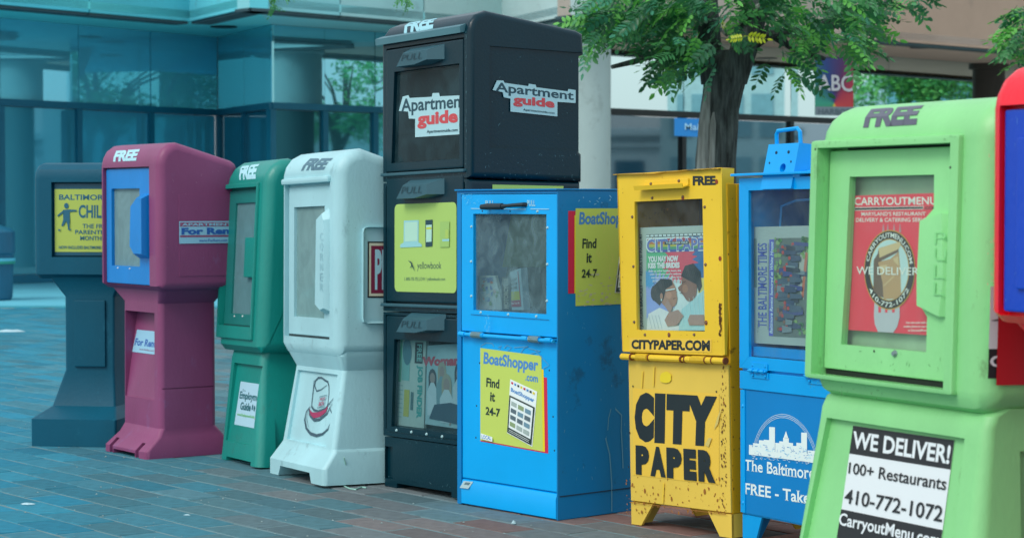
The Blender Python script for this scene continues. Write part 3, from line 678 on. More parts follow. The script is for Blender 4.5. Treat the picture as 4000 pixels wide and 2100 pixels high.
# ---- 1 dark pedestal box, far left
p = pose_g('newspaper_box', (120, 1740), 8, gy=-.12); tag(p.o, 'dark teal pedestal box with yellow parenting magazine poster, farthest left', 'newspaper box', GR)
dk = plastic('dark_teal', (0, 84, 108), .95, .5, .15, (60, 150, 175), spec=.25)
prof = [(0, .745), (.0, 1.165), (.012, 1.205), (.04, 1.228), (.08, 1.236), (.3, 1.2), (.33, 1.17), (.33, .745), (.3, .725), (.03, .725)]
o = prism(prof, -.027, .44, .03).obj('cabinet', dk, p.o); cut(o, [boxg(.056, .37, -.05, .03, .82, 1.15)])
o = loft([(.74, .03, .385, .02, .31, .02), (.725, .04, .375, .02, .31, .02), (.645, .096, .325, .05, .28, .012), (.32, .096, .322, .05, .28, .012), (.165, .053, .345, .0, .3, .012), (.118, .0, .388, -.119, .33, .012), (.0, .001, .386, -.12, .33, .012)]).obj('pedestal', dk, p.o, 25)
boxg(.14, .285, .038, .06, .335, .63, .006).obj('front_panel', dk, p.o)
boxg(.062, .364, .02, .035, .826, 1.144, .004).obj('poster_frame', plastic('dark_frame', (14, 90, 115), .8), p.o)
q = avgbox(Q(p, 'c2', [(322, 355), (585, 362), (585, 728), (322, 725)], .02)); x0, x1, z0, z1 = q; x1 = .352
d = Dec('poster', p.o, mfront(.0195)); py = ink('poster_yellow', (178, 198, 88)); pt = ink('poster_teal', (22, 100, 125))
d.poly([(x0, z0), (x1, z0), (x1, z1), (x0, z1)], py)
T = lambda s, x, y, X, Y, m=pt, **k: d.text(s, Q(p, 'c2', [(x, y), (X, y + 2), (X, Y + 2), (x, Y)], .0195), m, **k)
T("BALTIMORE'S", 347, 388, 668, 422, bold=.03); T('CHILD', 462, 450, 640, 528, bold=.03); T('THE FREE', 485, 562, 640, 588, bold=.015); T('PARENTING', 442, 597, 662, 622, bold=.015); T('MONTHLY', 472, 632, 636, 658, bold=.015)
T('NOW INCLUDES BALTIMORE PARENT', 347, 690, 668, 708, bold=.02)
e = lambda pts: d.poly(Q(p, 'c2', pts, .0195), pt)
cx_, cz_ = p.f('c2', 391, 456, .0195); d.ell(cx_, cz_, .0105, .0125, pt)
e([(372, 480), (410, 477), (412, 545), (372, 545)]); e([(410, 477), (452, 480), (452, 489), (410, 492)]); e([(374, 482), (338, 512), (342, 520), (378, 495)])
e([(372, 540), (392, 545), (372, 575), (362, 574)]); e([(392, 543), (412, 540), (410, 585), (402, 588)]); e([(400, 586), (420, 592), (416, 600), (402, 597)]); e([(346, 592), (358, 594), (354, 604), (344, 602)])
d.build()

# ---- 2 maroon box with blue door
p = pose_g('newspaper_box', (407, 1758), 54, gy=-.03); tag(p.o, 'purple maroon pedestal box with a bright blue door', 'newspaper box', GR)
mm_ = plastic('maroon', (138, 70, 112), .95, .42, .25, (132, 100, 145), spec=.35)
prof = [(0, .715), (0, 1.215), (.008, 1.25), (.025, 1.28), (.055, 1.302), (.09, 1.307), (.34, 1.236), (.362, 1.222), (.37, 1.2), (.37, .72), (.345, .697), (.025, .697)]
o = prism(prof, -.1, .475, .035).obj('cabinet', mm_, p.o)
cut(o, [boxg(-.06, .385, -.05, .028, .712, 1.208), boxg(-.03, .36, .0, .33, .76, 1.16)])
o = loft([(.71, -.06, .44, .03, .34, .03), (.695, -.05, .43, .03, .34, .03), (.64, .018, .372, .052, .315, .025), (.12, .018, .374, .05, .315, .025), (.085, .015, .39, .03, .34, .02), (.03, .0, .402, -.03, .37, .02), (.0, .0, .402, -.03, .37, .02)]).obj('pedestal', mm_, p.o, 25)
rc = G().prismpoly([(.0, .232), (.055, .235), (.11, .6), (.0, .6)], lambda y, z: (.043, y, z), lambda y, z: (.322, y, z))
cut(o, [rc, boxg(.09, .3, -.1, .1, -.02, .018), boxg(.055, .085, -.06, .012, -.02, .06), boxg(.305, .335, -.06, .012, -.02, .06), boxg(.3745, .5, .1, .285, .3, .6, .012), boxg(.368, .5, -.1, .6, .283, .288)], 25)
db = plastic('blue_door', (0, 132, 212), .95, .4, .1)
wq = Q(p, 'c2', [(662, 355), (825, 355), (815, 810), (648, 808)], .012)
x0, x1, z0, z1 = avgbox(wq)
door_panel(p, -.056, .382, .716, 1.203, .012, .03, [(x0, z0), (x1, z0), (x1, z1), (x0, z1)], db)
scuffs('scuffs', p, mside(.475), (.03, .33, .74, 1.22), 60, ink('scuff_pink', (170, 120, 150)), 3)
hq = G().prismpoly([(.225, .86), (.262, .828), (.372, .828), (.372, 1.095), (.33, 1.1), (.235, 1.062)], lambda u, v: (u, .013, v), lambda u, v: (u + (.035 if u < .3 else .0), -.03, v + (.02 if v < .9 else -.02)))
hq.obj('handle', db, p.o)
pane(p, x0 - .01, x1 + .01, z0 - .01, z1 + .01, .026, glass('pane_a', haze=.72, hazecol=(.2, .35, .38), smear=.2))
boxg(-.03, .36, .2, .21, .76, 1.16).obj('back_panel', plastic('grey_teal', (75, 125, 135), .9), p.o)
screws('screw', p, [(lambda t: (t[0], .0115, t[1]))(p.f('c2', a, b, .012)) for a, b in ((693, 820), (763, 824))], WHITE)
fm_, L_ = profmap(prof[1:], 0)
d = Dec('lettering', p.o, fm_, bis=L_[1:6]); d.text('FREE', roofq(p, 'c2', [(684, 135), (825, 125), (800, 192), (665, 198)], prof[1:]), TEALWHITE, .055, 0, .95); d.build()
d = Dec('sticker', p.o, mside(.475)); qs = QS(p, 'c2', [(1048, 547), (1205, 547), (1205, 678), (1048, 678)], .475); a, b, z0, z1 = qs[0][0], .36, qs[3][1], qs[0][1]
st_w = ink('sticker_pale', (150, 200, 225)); st_r = ink('sticker_mauve', (150, 80, 115)); st_b = ink('sticker_blue', (40, 95, 175))
d.poly([(a, z0), (b, z0), (b, z1), (a, z1)], st_w); d.poly([(a + .004, z1 - .022), (b - .004, z1 - .022), (b - .004, z1 - .005), (a + .004, z1 - .005)], st_r); d.poly([(a + .004, z0 + .026), (b - .004, z0 + .026), (b - .004, z0 + .034), (a + .004, z0 + .034)], st_r)
d.text('APARTMENTS', [(a + .012, z1 - .008), (b - .01, z1 - .008), (b - .01, z1 - .019), (a + .012, z1 - .019)], st_w, .03); d.text('For Rent', [(a + .01, z1 - .027), (b - .012, z1 - .027), (b - .012, z0 + .037), (a + .01, z0 + .037)], st_b, .05); d.text('www.ForRent.com', [(a + .09, z0 + .018), (b - .05, z0 + .018), (b - .05, z0 + .007), (a + .09, z0 + .007)], st_b, .01); d.build()
o = boxg(.4702, .4768, .09, .355, .756, 1.093, .0008).obj('side_panel', mm_, p.o)
for ob in list(p.o.children):
    if ob.name.startswith('sticker'): ob.location.x = .0035
sqp = Q(p, 'c3', [(722, 252), (832, 263), (832, 383), (712, 368)], .094)
d = Dec('sticker', p.o, lambda u, v, h: (min(u, .3205), .0545 + (v - .235) * .1507 - h, v)); d.poly(sqp, st_w); f = quadmap(sqp); d.text('For Rent', [f(.04, .62), f(1.0, .62), f(1.0, .3), f(.04, .3)], st_b, .03); d.text('www.ForRent.com', [f(.3, .2), f(.95, .2), f(.95, .12), f(.3, .12)], st_r); d.build()

# ---- 3 green box
p = pose_g('newspaper_box', (862, 1790), 61, -.02, -.06); tag(p.o, 'teal green plastic box leaning back, employment guide sticker on its base', 'newspaper box', GR)
gn = plastic('green', (6, 140, 130), .95, .4, .15)
gi = plastic('green_inner', (22, 126, 122), .9, .45, .2)
prof = [(0, .475), (0, 1.135), (.008, 1.17), (.028, 1.205), (.065, 1.232), (.105, 1.24), (.33, 1.175), (.362, 1.155), (.37, 1.12), (.37, .475), (.34, .452), (.02, .452)]
o = prism(prof, -.095, .37, .045).obj('cabinet', gn, p.o)
cut(o, [boxg(-.07, .285, -.05, .022, .553, 1.122), boxg(-.05, .28, .0, .33, .58, 1.09)])
o = loft([(.47, -.03, .33, .04, .34, .03), (.45, -.02, .33, .035, .34, .03), (.42, -.02, .33, .028, .34, .03), (.0, -.02, .405, .0, .36, .035)], 5).obj('pedestal', gn, p.o, 25)
cut(o, [G().prismpoly([(-.1, .08), (.014, .08), (.042, .4), (-.1, .4)], lambda y, z: (.035, y, z), lambda y, z: (.325, y, z)), boxg(.06, .33, -.1, .4, -.05, .016), boxg(.37, .42, .08, .3, .06, .36)], 25)
o = boxg(-.094, .297, -.011, .01, .5, 1.138, .007).obj('door_rim', gn, p.o); cut(o, [boxg(-.072, .286, -.1, .1, .553, 1.12)])
wq = Q(p, 'c4', [(255, 445), (382, 432), (345, 1092), (232, 1088)], .012); x0, x1, z0, z1 = avgbox(wq)
door_panel(p, -.066, .281, .556, 1.112, .012, .026, [(x0, z0), (x1, z0), (x1, z1), (x0, z1)], gi)
pane(p, x0 - .01, x1 + .01, z0 - .01, z1 + .01, .02, glass('pane_b', haze=.75, hazecol=(.14, .3, .33), smear=.15))
boxg(-.04, .28, .2, .21, .58, 1.09).obj('back_panel', MATS[('plastic_grey_teal',)], p.o)
x0, x1, z0, z1 = avgbox(Q(p, 'c4', [(322, 642), (375, 642), (360, 880), (308, 870)], .005)); boxg(x0, x1, -.002, .014, z0, z1, .004).obj('handle', gn, p.o)
screws('screw', p, [(lambda t: (t[0], .0115, t[1]))(p.f('c4', a, b, .012)) for a, b in ((250, 1103), (298, 1103))], WHITE)
fm_, L_ = profmap(prof[1:], 0); d = Dec('lettering', p.o, fm_, bis=L_[1:6]); d.text('FREE', roofq(p, 'c4', [(296, 225), (400, 212), (376, 298), (280, 306)], prof[1:]), TEALWHITE, .055, 0, .95); d.build()
boxg(-.066, .281, .012, .021, .5535, .5575).obj('gap_shade_strip', mat('gap_shade_green', (10, 60, 62), .9), p.o, 0)  # solid dark strip painted as the shade in the gap under the door
sl_ = lambda v: .014 + (v - .08) * .0875
sq = [p.f('c5', x, y, sl_(v)) for x, y, v in ((288, 433, .33), (436, 455, .33), (400, 715, .15), (250, 685, .15))]
d = Dec('sticker', p.o, lambda u, v, h: (min(u, .3235), sl_(v) - h, v)); gw = ink('guide_white', (175, 215, 232)); gt = ink('guide_green', (30, 105, 115)); d.poly(sq, gw); f = quadmap(sq)
tq = lambda a, b, c, e_: [f(a, b), f(c, b), f(c, e_), f(a, e_)]
d.text('The', tq(.12, .83, .25, .78), gt); d.text('Employment', tq(.05, .78, .98, .56), gt, .03); d.text('Guide', tq(.14, .54, .55, .36), gt, .03); d.text('www.EmploymentGuide', tq(.06, .28, .74, .2), ink('lime_text', (120, 200, 120)), .02); d.text('.com', tq(.76, .28, .95, .2), ink('orange_text', (220, 130, 110)), .02)
for i, (a, b, c) in enumerate(((.62, .46, .04), (.7, .44, .045), (.8, .46, .04), (.9, .45, .045))): cx_, cz_ = f(a, b); d.ell(cx_, cz_, .006, .012, gt, 8)
d.build()

# ---- 4 white box
p = pose_g('newspaper_box', (1052, 1845), 61, -.02, -.015); tag(p.o, 'pale white plastic box with a cowboy hat logo on its base', 'newspaper box', GR)
wh = plastic('white', (172, 220, 228), .9, .45, .3, (110, 150, 158)); Y0 = .06
prof = [(Y0, .51), (Y0, 1.165), (Y0 + .01, 1.2), (Y0 + .035, 1.232), (Y0 + .07, 1.25), (Y0 + .11, 1.256), (.39, 1.188), (.42, 1.17), (.43, 1.14), (.43, .5), (.4, .475), (Y0 + .02, .475)]
o = prism(prof, -.04, .51, .045).obj('cabinet', wh, p.o)
cut(o, [boxg(.005, .441, -.05, Y0 + .022, .537, 1.132), boxg(.03, .42, Y0, .38, .57, 1.1)])
boxg(-.004, .448, Y0 - .014, Y0 + .012, 1.128, 1.152, .009).obj('door_lip', wh, p.o)
o = loft([(.5, -.03, .5, Y0 + .02, .42, .03), (.475, -.02, .5, Y0 + .02, .42, .03), (.422, .02, .478, .1, .4, .02), (.13, .006, .5, .05, .4, .02), (.118, .0, .51, .045, .41, .02), (.06, -.008, .524, .0, .43, .02), (.0, -.008, .524, .0, .43, .02)]).obj('pedestal', wh, p.o, 25)
sy = lambda v: .05 + (v - .13) * .171
cut(o, [G().prismpoly([(-.1, .135), (sy(.135) + .012, .135), (sy(.405) + .012, .405), (-.1, .405)], lambda y, z: (.055, y, z), lambda y, z: (.435, y, z)), poly_slab([(.08, -.02), (.112, .038), (.395, .038), (.42, -.02)], -.1, .5)], 25)
wq = Q(p, 'c4', [(608, 465), (785, 455), (770, 1115), (590, 1105)], Y0 + .012); x0, x1, z0, z1 = avgbox(wq)
door_panel(p, .018, .437, .545, 1.118, Y0 + .012, Y0 + .028, [(x0, z0), (x1, z0), (x1, z1), (x0, z1)], wh)
pane(p, x0 - .01, x1 + .01, z0 - .01, z1 + .01, Y0 + .024, glass('pane_c', haze=.55, hazecol=(.3, .5, .5), smear=.15, tint=(.75, .95, .95)))
boxg(.02, .43, .2, .21, .57, 1.1).obj('back_panel', plastic('pale_grey', (110, 165, 170), .9), p.o)
q = Q(p, 'c4', [(785, 470), (740, 520), (732, 1050), (770, 1095), (805, 1080), (805, 530)], Y0)
qi = inset(q, .018)
G().prismpoly([(a, b) for a, b in zip(q, qi)], lambda a, b: (a[0], Y0 + .014, a[1]), lambda a, b: (b[0], Y0 - .016, b[1])).obj('handle', wh, p.o)
d = Dec('embossing', p.o, mfront(Y0 - .0165)); hq = [p.f('c4', x, y, Y0 - .016) for x, y in ((748, 615), (776, 615), (776, 960), (748, 960))]
f = quadmap(hq)
for i, ch in enumerate('CORNER'): d.text(ch, [f(.2, 1 - i * .17), f(.8, 1 - i * .17), f(.8, .87 - i * .17), f(.2, .87 - i * .17)], plastic('white_shade', (160, 208, 217), .9), -.01)
d.build()
fm_, L_ = profmap(prof[1:], 0); d = Dec('lettering', p.o, fm_, bis=L_[1:6]); d.text('FREE', roofq(p, 'c4', [(695, 180), (830, 178), (775, 246), (640, 252)], prof[1:]), ink('grey_text', (80, 120, 138)), .055, 0, .95); d.build()
scuffs('scuffs', p, mside(.51), (.1, .38, .52, 1.15), 90, ink('scuff_grey', (110, 150, 155)), 5, (.0006, .0018), (.002, .012)); scuffs('scuffs', p, mfront(Y0), (-.0, .44, .49, .532), 30, ink('scuff_grey', (110, 150, 155)), 6)
boxg(.02, .438, Y0 + .013, Y0 + .021, .538, .5455).obj('gap_shade_strip', mat('gap_shade_white', (40, 60, 64), .9), p.o, 0)  # dark strip in place of the shaded gap below the door
# hat logo
hm = lambda x, y: p.f('c5', x, y, sy(.25) + .012)
def hf(u, v, h): return (u, sy(v) + .0115 - h, v)
d = Dec('hat_logo', p.o, hf); hk = ink('hat_grey', (60, 90, 105)); hr = ink('hat_red', (165, 50, 95))
S = lambda pts, w_: d.stroke([p.f('c5', x, y, sy(.4 - (y - 400) / 350 * .23) + .012) for x, y in pts], w_, hk)
S([(735, 490), (724, 460), (728, 430), (745, 412), (765, 412), (785, 428), (800, 436), (806, 460), (806, 500), (800, 560), (790, 590)], [.004, .007, .009, .009, .007, .008, .008, .006, .005, .004, .003])
S([(735, 490), (760, 482), (795, 455)], [.006, .004, .002]); S([(722, 425), (718, 470), (708, 560), (706, 590)], [.003, .006, .005, .004])
d.poly([p.f('c5', x, y, sy(.3) + .012) for x, y in ((698, 590), (720, 614), (750, 614), (805, 580), (800, 612), (770, 640), (730, 650), (706, 632))], hr)
S([(708, 580), (720, 600), (745, 608), (785, 592), (835, 530)], [.008, .009, .008, .006, .002]); S([(692, 588), (700, 635), (722, 660), (752, 656), (795, 622), (825, 560)], [.006, .009, .011, .01, .007, .002])
S([(700, 580), (678, 610), (668, 655), (676, 705), (700, 738), (735, 750), (770, 740), (800, 712), (820, 670), (826, 625), (812, 590)], [.003, .006, .008, .01, .012, .011, .008, .006, .005, .005, .003])
S([(690, 612), (680, 650), (690, 700)], [.002, .003, .002]); bx = [p.f('c5', x, y, sy(.3) + .012) for x, y in ((752, 524), (790, 512), (786, 580), (748, 588))]
d.stroke(bx, .0025, hk, True); f = quadmap(bx); d.text('PRESS', [f(.15, .85), f(.9, .85), f(.9, .6), f(.15, .6)], hr, .02); d.text('BOX', [f(.15, .5), f(.9, .5), f(.9, .12), f(.15, .12)], hr, .03); d.build()
o = boxg(.506, .513, .16, .4, .6, .96, .02).obj('side_panel', wh, p.o)
d = Dec('sticker', p.o, mside(.5135)); qs = QS(p, 'c4', [(1030, 665), (1130, 665), (1130, 995), (1030, 995)], .513); a, z1 = qs[0]; z0 = qs[3][1]; b = a + .11
d.poly([(a, z0), (b, z0), (b, z1), (a, z1)], BLACK); d.poly([(a + .006, z0 + .006), (b - .006, z0 + .006), (b - .006, z1 - .006), (a + .006, z1 - .006)], ink('cream', (215, 215, 190))); d.poly([(a + .014, z0 + .016), (b - .014, z0 + .016), (b - .014, z1 - .016), (a + .014, z1 - .016)], ink('wine', (125, 30, 65)))
d.text('PB', [(a + .03, z1 - .03), (b - .02, z1 - .03), (b - .02, z0 + .03), (a + .03, z0 + .03)], TEALWHITE, .04); d.build()
# twine lying by the white box
tq = [p.M @ Vector((.527, p.sd('c5', 893, 880, .527)[0], p.sd('c5', 893, 880, .527)[1])) + p.o.location]
pts = [tq[0], onz('c5', 903, 985, .03) * 1.0, onz('c5', 898, 1040, .004), onz('c5', 860, 1020, .004), onz('c5', 890, 1045, .004), onz('c5', 925, 1062, .004), onz('c5', 960, 1066, .004), onz('c5', 995, 1052, .004), onz('c5', 1023, 1056, .004)]
pts[1] = tq[0].lerp(pts[2], .6) + Vector((.01, 0, 0))
o = G().tube(pts, .0028, 6).obj('twine', mat('twine', (150, 200, 190), .9), None); tag(o, 'pale loose string hanging from the white box onto the bricks', 'string')

# ---- 5 tall black rack
p = pose_g('newspaper_rack', (1490, 1895), 54, -.02, -.015); tag(p.o, 'tall black rack of three stacked cabinets with apartment guide stickers', 'newspaper rack')
bk_ = mat('plastic_black', (0, 50, 64), .28, .75, spec=.3, var=.1, vscale=3, dirt=.25, dirtcol=(70, 110, 120), dscale=30, thr=.68, bump=.15, bscale=120)
bk2 = mat('plastic_black_handle', (52, 100, 114), .5, .8, var=.1, dirt=.3, dirtcol=(90, 130, 140), dscale=40)
cavity = mat('rack_inside', (16, 50, 58), .8, .8)
gl_b = glass('pane_dark', tint=(.62, .74, .76), haze=.1, hazecol=(.1, .24, .29), smear=.12, scale=8)
Wd = .575; dp = .5
prof = [(0, 1.135), (0, 1.648), (.008, 1.682), (.03, 1.71), (.075, 1.728), (.48, 1.683), (.51, 1.672), (.515, 1.595), (.495, 1.588), (.495, 1.24), (.505, 1.232), (.505, 1.13)]
o = prism(prof, -.005, Wd + .005, .022).obj('cabinet', bk_, p.o)
cut(o, [boxg(.035, .545, -.05, .02, 1.165, 1.63), boxg(.06, .52, .0, .46, 1.19, 1.62), boxg(Wd - .003, Wd + .05, .085, .6, 1.242, 1.602), boxg(Wd - .002, Wd + .05, .095, .6, 1.0, 1.112)])
for z0, z1 in ((.655, 1.13), (.19, .65)):
    o = prism([(0, z0), (0, z1), (.5, z1), (.5, z0)], 0, Wd, .018).obj('cabinet', bk_, p.o); cut(o, [boxg(.03, .55, -.05, .02, z0 + .025, z1 - .01), boxg(.06, .52, .0, .46, z0 + .04, z1 - .02)])
o = prism([(.004, .0), (.004, .186), (.49, .186), (.49, .0)], .002, Wd - .005, .02).obj('base', bk_, p.o)
cut(o, [boxg(.1, .46, -.1, .6, -.05, .018), boxg(.012, .072, -.1, .02, .03, .15), boxg(.5, .565, -.1, .02, .03, .15)])
G().prismpoly([(-.018, 1.645), (-.02, 1.668), (.01, 1.68), (.01, 1.65)], lambda y, z: (-.012, y, z), lambda y, z: (.545, y, z)).obj('top_lip', mat('plastic_lip', (78, 130, 142), .45, .8), p.o)
for z in (1.155, .672): G().box(.01, .555, -.012, .004, z, z + .012, .004).obj('ledge', bk2, p.o)
for zb, wz0, wz1, hz0, hz1, solid in ((1.17, 1.203, 1.54, 1.55, 1.618, 0), (.69, .725, 1.05, 1.068, 1.138, 1), (.205, .228, .552, .582, .652, 0)):
    top = zb + .455 if zb > .5 else .638
    o = door_panel(p, .038, .542, zb, top, -.004, .016, None if solid else [(.075, wz0), (.52, wz0), (.52, wz1), (.095, wz1)], bk_, bev=.008)
    if not solid: pane(p, .07, .53, wz0 - .005, wz1 + .005, .01, gl_b)
    G().prismpoly([(.16, hz0), (.35, hz0), (.43, hz0 + .012), (.43, hz1), (.205, hz1)], lambda u, v: (u, .0, v), lambda u, v: (u + (.02 if u < .3 else -.05), -.05, v - (.0 if v < hz1 - .01 else .022))).obj('handle', bk2, p.o)
    f = [(.225, hz1 - .028), (.36, hz1 - .028), (.35, hz0 + .018), (.215, hz0 + .018)]
    d = Dec('embossing', p.o, lambda u, v, h, a=hz1: (u, -.0515 + (v - a + .02) * .0 - h, v)); d.text('PULL', f, mat('emboss', (36, 78, 92), .5, .7), -.01); d.build()
def ag_sticker(name, q, mp, cutx=None):
    d = Dec(name, p.o, mp); f = quadmap(q); w_ = ink('ag_white', (172, 214, 222)); k_ = ink('ag_black', (32, 72, 86)); r_ = ink('ag_red', (205, 75, 82))
    P = [(0, .66), (.05, .98), (.125, 1.0), (.14, .93), (.42, .9), (.43, .98), (.51, .97), (.52, .89), (.9, .86), (.91, .94), (1, .93), (1, .5), (.775, .48), (.775, 0), (.21, .02), (.21, .44), (.13, .46), (.12, .62)]
    if cutx: P = [(min(a, cutx), b) for a, b in P]
    d.poly([f(*t) for t in P], w_)
    d.text('Apartment' if not cutx else 'Apartmen', [f(.03, .93), f(.975 if not cutx else cutx - .01, .88), f(.975 if not cutx else cutx - .01, .5), f(.03, .53)], k_, .022)
    d.text('guide', [f(.24, .58), f(.74, .56), f(.74, .18), f(.24, .2)], r_, .045)
    d.text('Apartmentguide.com', [f(.36, .16), f(.74, .14), f(.74, .05), f(.36, .07)], k_, .02)
    d.build()
qa = Q(p, 'c6', [(245, 650), (735, 585), (700, 880), (245, 905)], .009); xa = (min(q_[0] for q_ in qa)); ag_sticker('sticker', [(.108, 1.45), (.63, 1.45), (.63, 1.29), (.108, 1.29)], mfront(.009), .78)
ag_sticker('sticker', [(.1, 1.484), (.472, 1.472), (.472, 1.362), (.1, 1.374)], mside(Wd + .001))
fm_, L_ = profmap(prof[1:], 0); d = Dec('lettering', p.o, fm_, bis=L_[1:6]); d.text('FREE', roofq(p, 'c6', [(335, 146), (525, 122), (495, 190), (305, 228)], prof[1:]), ink('rack_free', (150, 205, 218)), .055, 0, .95); d.build()
# yellow poster on the middle door
d = Dec('poster', p.o, mfront(-.0045)); yb = ink('book_yellow', (172, 208, 108)); x0, x1, z0, z1 = .1, .505, .728, 1.05; r = .02; P = []
for cx_, cz_, a0 in ((x1 - r, z1 - r, 0), (x0 + r, z1 - r, 90), (x0 + r, z0 + r, 180), (x1 - r, z0 + r, 270)): P += [(cx_ + r * math.cos(R(a0 + 22.5 * k)), cz_ + r * math.sin(R(a0 + 22.5 * k))) for k in range(5)]
d.poly(P, yb); kb = ink('book_black', (32, 70, 80)); T = lambda s, x, y, X, Y, m=kb, **k: d.text(s, Q(p, 'c7', [(x, y), (X, y), (X, Y), (x, Y)]), m, **k)
T('yellowbook', 357, 622, 540, 692, bold=.0); T('1-800-YB-YELLOW / yellowbook.com', 262, 738, 568, 772, ink('book_grey', (80, 120, 100)))
E_ = lambda pts, m: d.poly(Q(p, 'c7', pts), m); lp = ink('laptop', (150, 210, 215)); lp2 = ink('laptop_screen', (180, 225, 205))
E_([(258, 312), (370, 308), (368, 478), (256, 482)], lp); E_([(266, 325), (362, 320), (360, 465), (264, 470)], lp2); E_([(232, 492), (252, 480), (375, 478), (394, 492), (394, 508), (232, 515)], lp)
E_([(422, 308), (476, 305), (474, 505), (422, 510)], kb); E_([(428, 345), (471, 342), (469, 470), (428, 474)], lp2); E_([(430, 362), (469, 360), (469, 376), (430, 378)], ink('book_lime', (200, 215, 60)))
E_([(535, 320), (605, 316), (603, 510), (533, 512)], ink('book_mid', (160, 200, 110))); E_([(552, 452), (604, 450), (604, 466), (552, 468)], lp); E_([(575, 380), (598, 380), (598, 445), (575, 445)], ink('book_peach', (175, 205, 100)))
d.stroke(Q(p, 'c7', [(296, 612), (318, 628), (322, 655), (308, 668)]), [.001, .006, .006, .001], kb); d.stroke(Q(p, 'c7', [(318, 622), (332, 660), (344, 692)]), [.001, .005, .001], kb); d.build()
d = Dec('side_sticker', p.o, mside(Wd + .001)); qs = QS(p, 'c7', [(912, 40), (1448, 52), (1448, 76), (912, 76)], Wd); d.poly([qs[0], qs[1], (qs[1][0], .82), (qs[0][0], .82)], yb); d.build()
screws('screw', p, [(lambda t: (t[0], -.005, t[1]))(p.f('c8', a, b, -.005)) for a, b in ((168, 640), (266, 652), (366, 666), (469, 682))], mat('screw_pale', (165, 205, 210), .4), .006, .004)
for z0, z1 in ((1.195, 1.6), (.24, .62)): boxg(.07, .51, .4, .41, z0, z1).obj('back_panel', cavity, p.o)
for i, (r_, n_) in enumerate((((.0, .56, 1.14, 1.66), 170), ((.0, .56, .66, 1.12), 120), ((.0, .56, .2, .65), 120), ((.01, .56, .03, .18), 60))): scuffs('scuffs', p, mfront(-.0005), r_, n_, ink('scuff_pale', (92, 140, 150)), 20 + i, (.0006, .0022), (.003, .02), True)
scuffs('scuffs', p, mside(Wd + .0055), (.06, .47, 1.13, 1.235), 60, ink('scuff_pale', (92, 140, 150)), 31); scuffs('scuffs', p, mside(Wd - .0025), (.1, .48, 1.26, 1.58), 40, ink('scuff_pale', (92, 140, 150)), 32, (.0005, .0012))
# papers in the lowest window
def paper(name, P_, q, y, label, cat, colr, th=.012, deco=None, lean=0.0, group=None):
    """a folded paper standing at depth y, quad q in the box's own coordinates"""
    r0 = empty(name, P_.o.matrix_world @ Vector((0, 0, 0)) if False else P_.o.location, P_.o.rotation_euler)
    tag(r0, label, cat, group)
    g = G(); V = [(u, y + (v - q[3][1]) * lean, v) for u, v in q] + [(u, y + th + (v - q[3][1]) * lean, v) for u, v in q]
    g.add(V, [[0, 1, 2, 3], [7, 6, 5, 4]] + [[i, (i + 1) % 4, 4 + (i + 1) % 4, 4 + i] for i in range(4)])
    g.obj('pages', colr, r0, 0)
    d = Dec('cover', r0, lambda u, v, h: (u, y + (v - q[3][1]) * lean - h, v)); deco(d, quadmap(q), r0); d.build(.00006, .0008); return r0
newsp = mat('newsprint', (188, 212, 205), .9, .9, var=.05); magp = mat('magazine_white', (165, 205, 212), .6, .9, var=.04)
def jobs(d, f, r0):
    t = ink('job_teal', (60, 165, 160)); c = ink('job_green', (70, 175, 130)); b = ink('job_pale', (130, 195, 190)); k = BLACK; ye = ink('job_gold', (190, 190, 90))
    d.poly([f(.0, .98), f(.1, .98), f(.1, .5), f(.0, .5)], c); d.poly([f(.12, .95), f(.42, .95), f(.42, .52), f(.12, .52)], b); cx_, cz_ = f(.3, .84); d.ell(cx_, cz_, .03, .05, ink('job_photo', (70, 125, 140)), 14)
    d.poly([f(.6, .95), f(.9, .95), f(.9, .72), f(.6, .72)], k); d.text('FREE', [f(.86, .93), f(.86, .74), f(.68, .74), f(.68, .93)], b, .03)
    d.text('JOB FINDER', [f(.92, .7), f(.92, .12), f(.68, .12), f(.68, .7)], t, .05); d.poly([f(.25, .42), f(.45, .42), f(.45, .12), f(.25, .12)], ye); d.poly([f(.5, .4), f(.6, .4), f(.6, .2), f(.5, .2)], ink('job_grey', (80, 120, 125)))
    for i in range(8): d.stroke([f(.04, .46 - i * .05), f(.2, .46 - i * .05)], .002, ink('job_line', (110, 160, 160)))
q = Q(p, 'c8', [(193, 28), (362, 32), (346, 640), (165, 610)], .03); paper('newspaper', p, q, .03, 'folded job listings newspaper standing in the lowest window of the black rack', 'newspaper', newsp, deco=jobs)
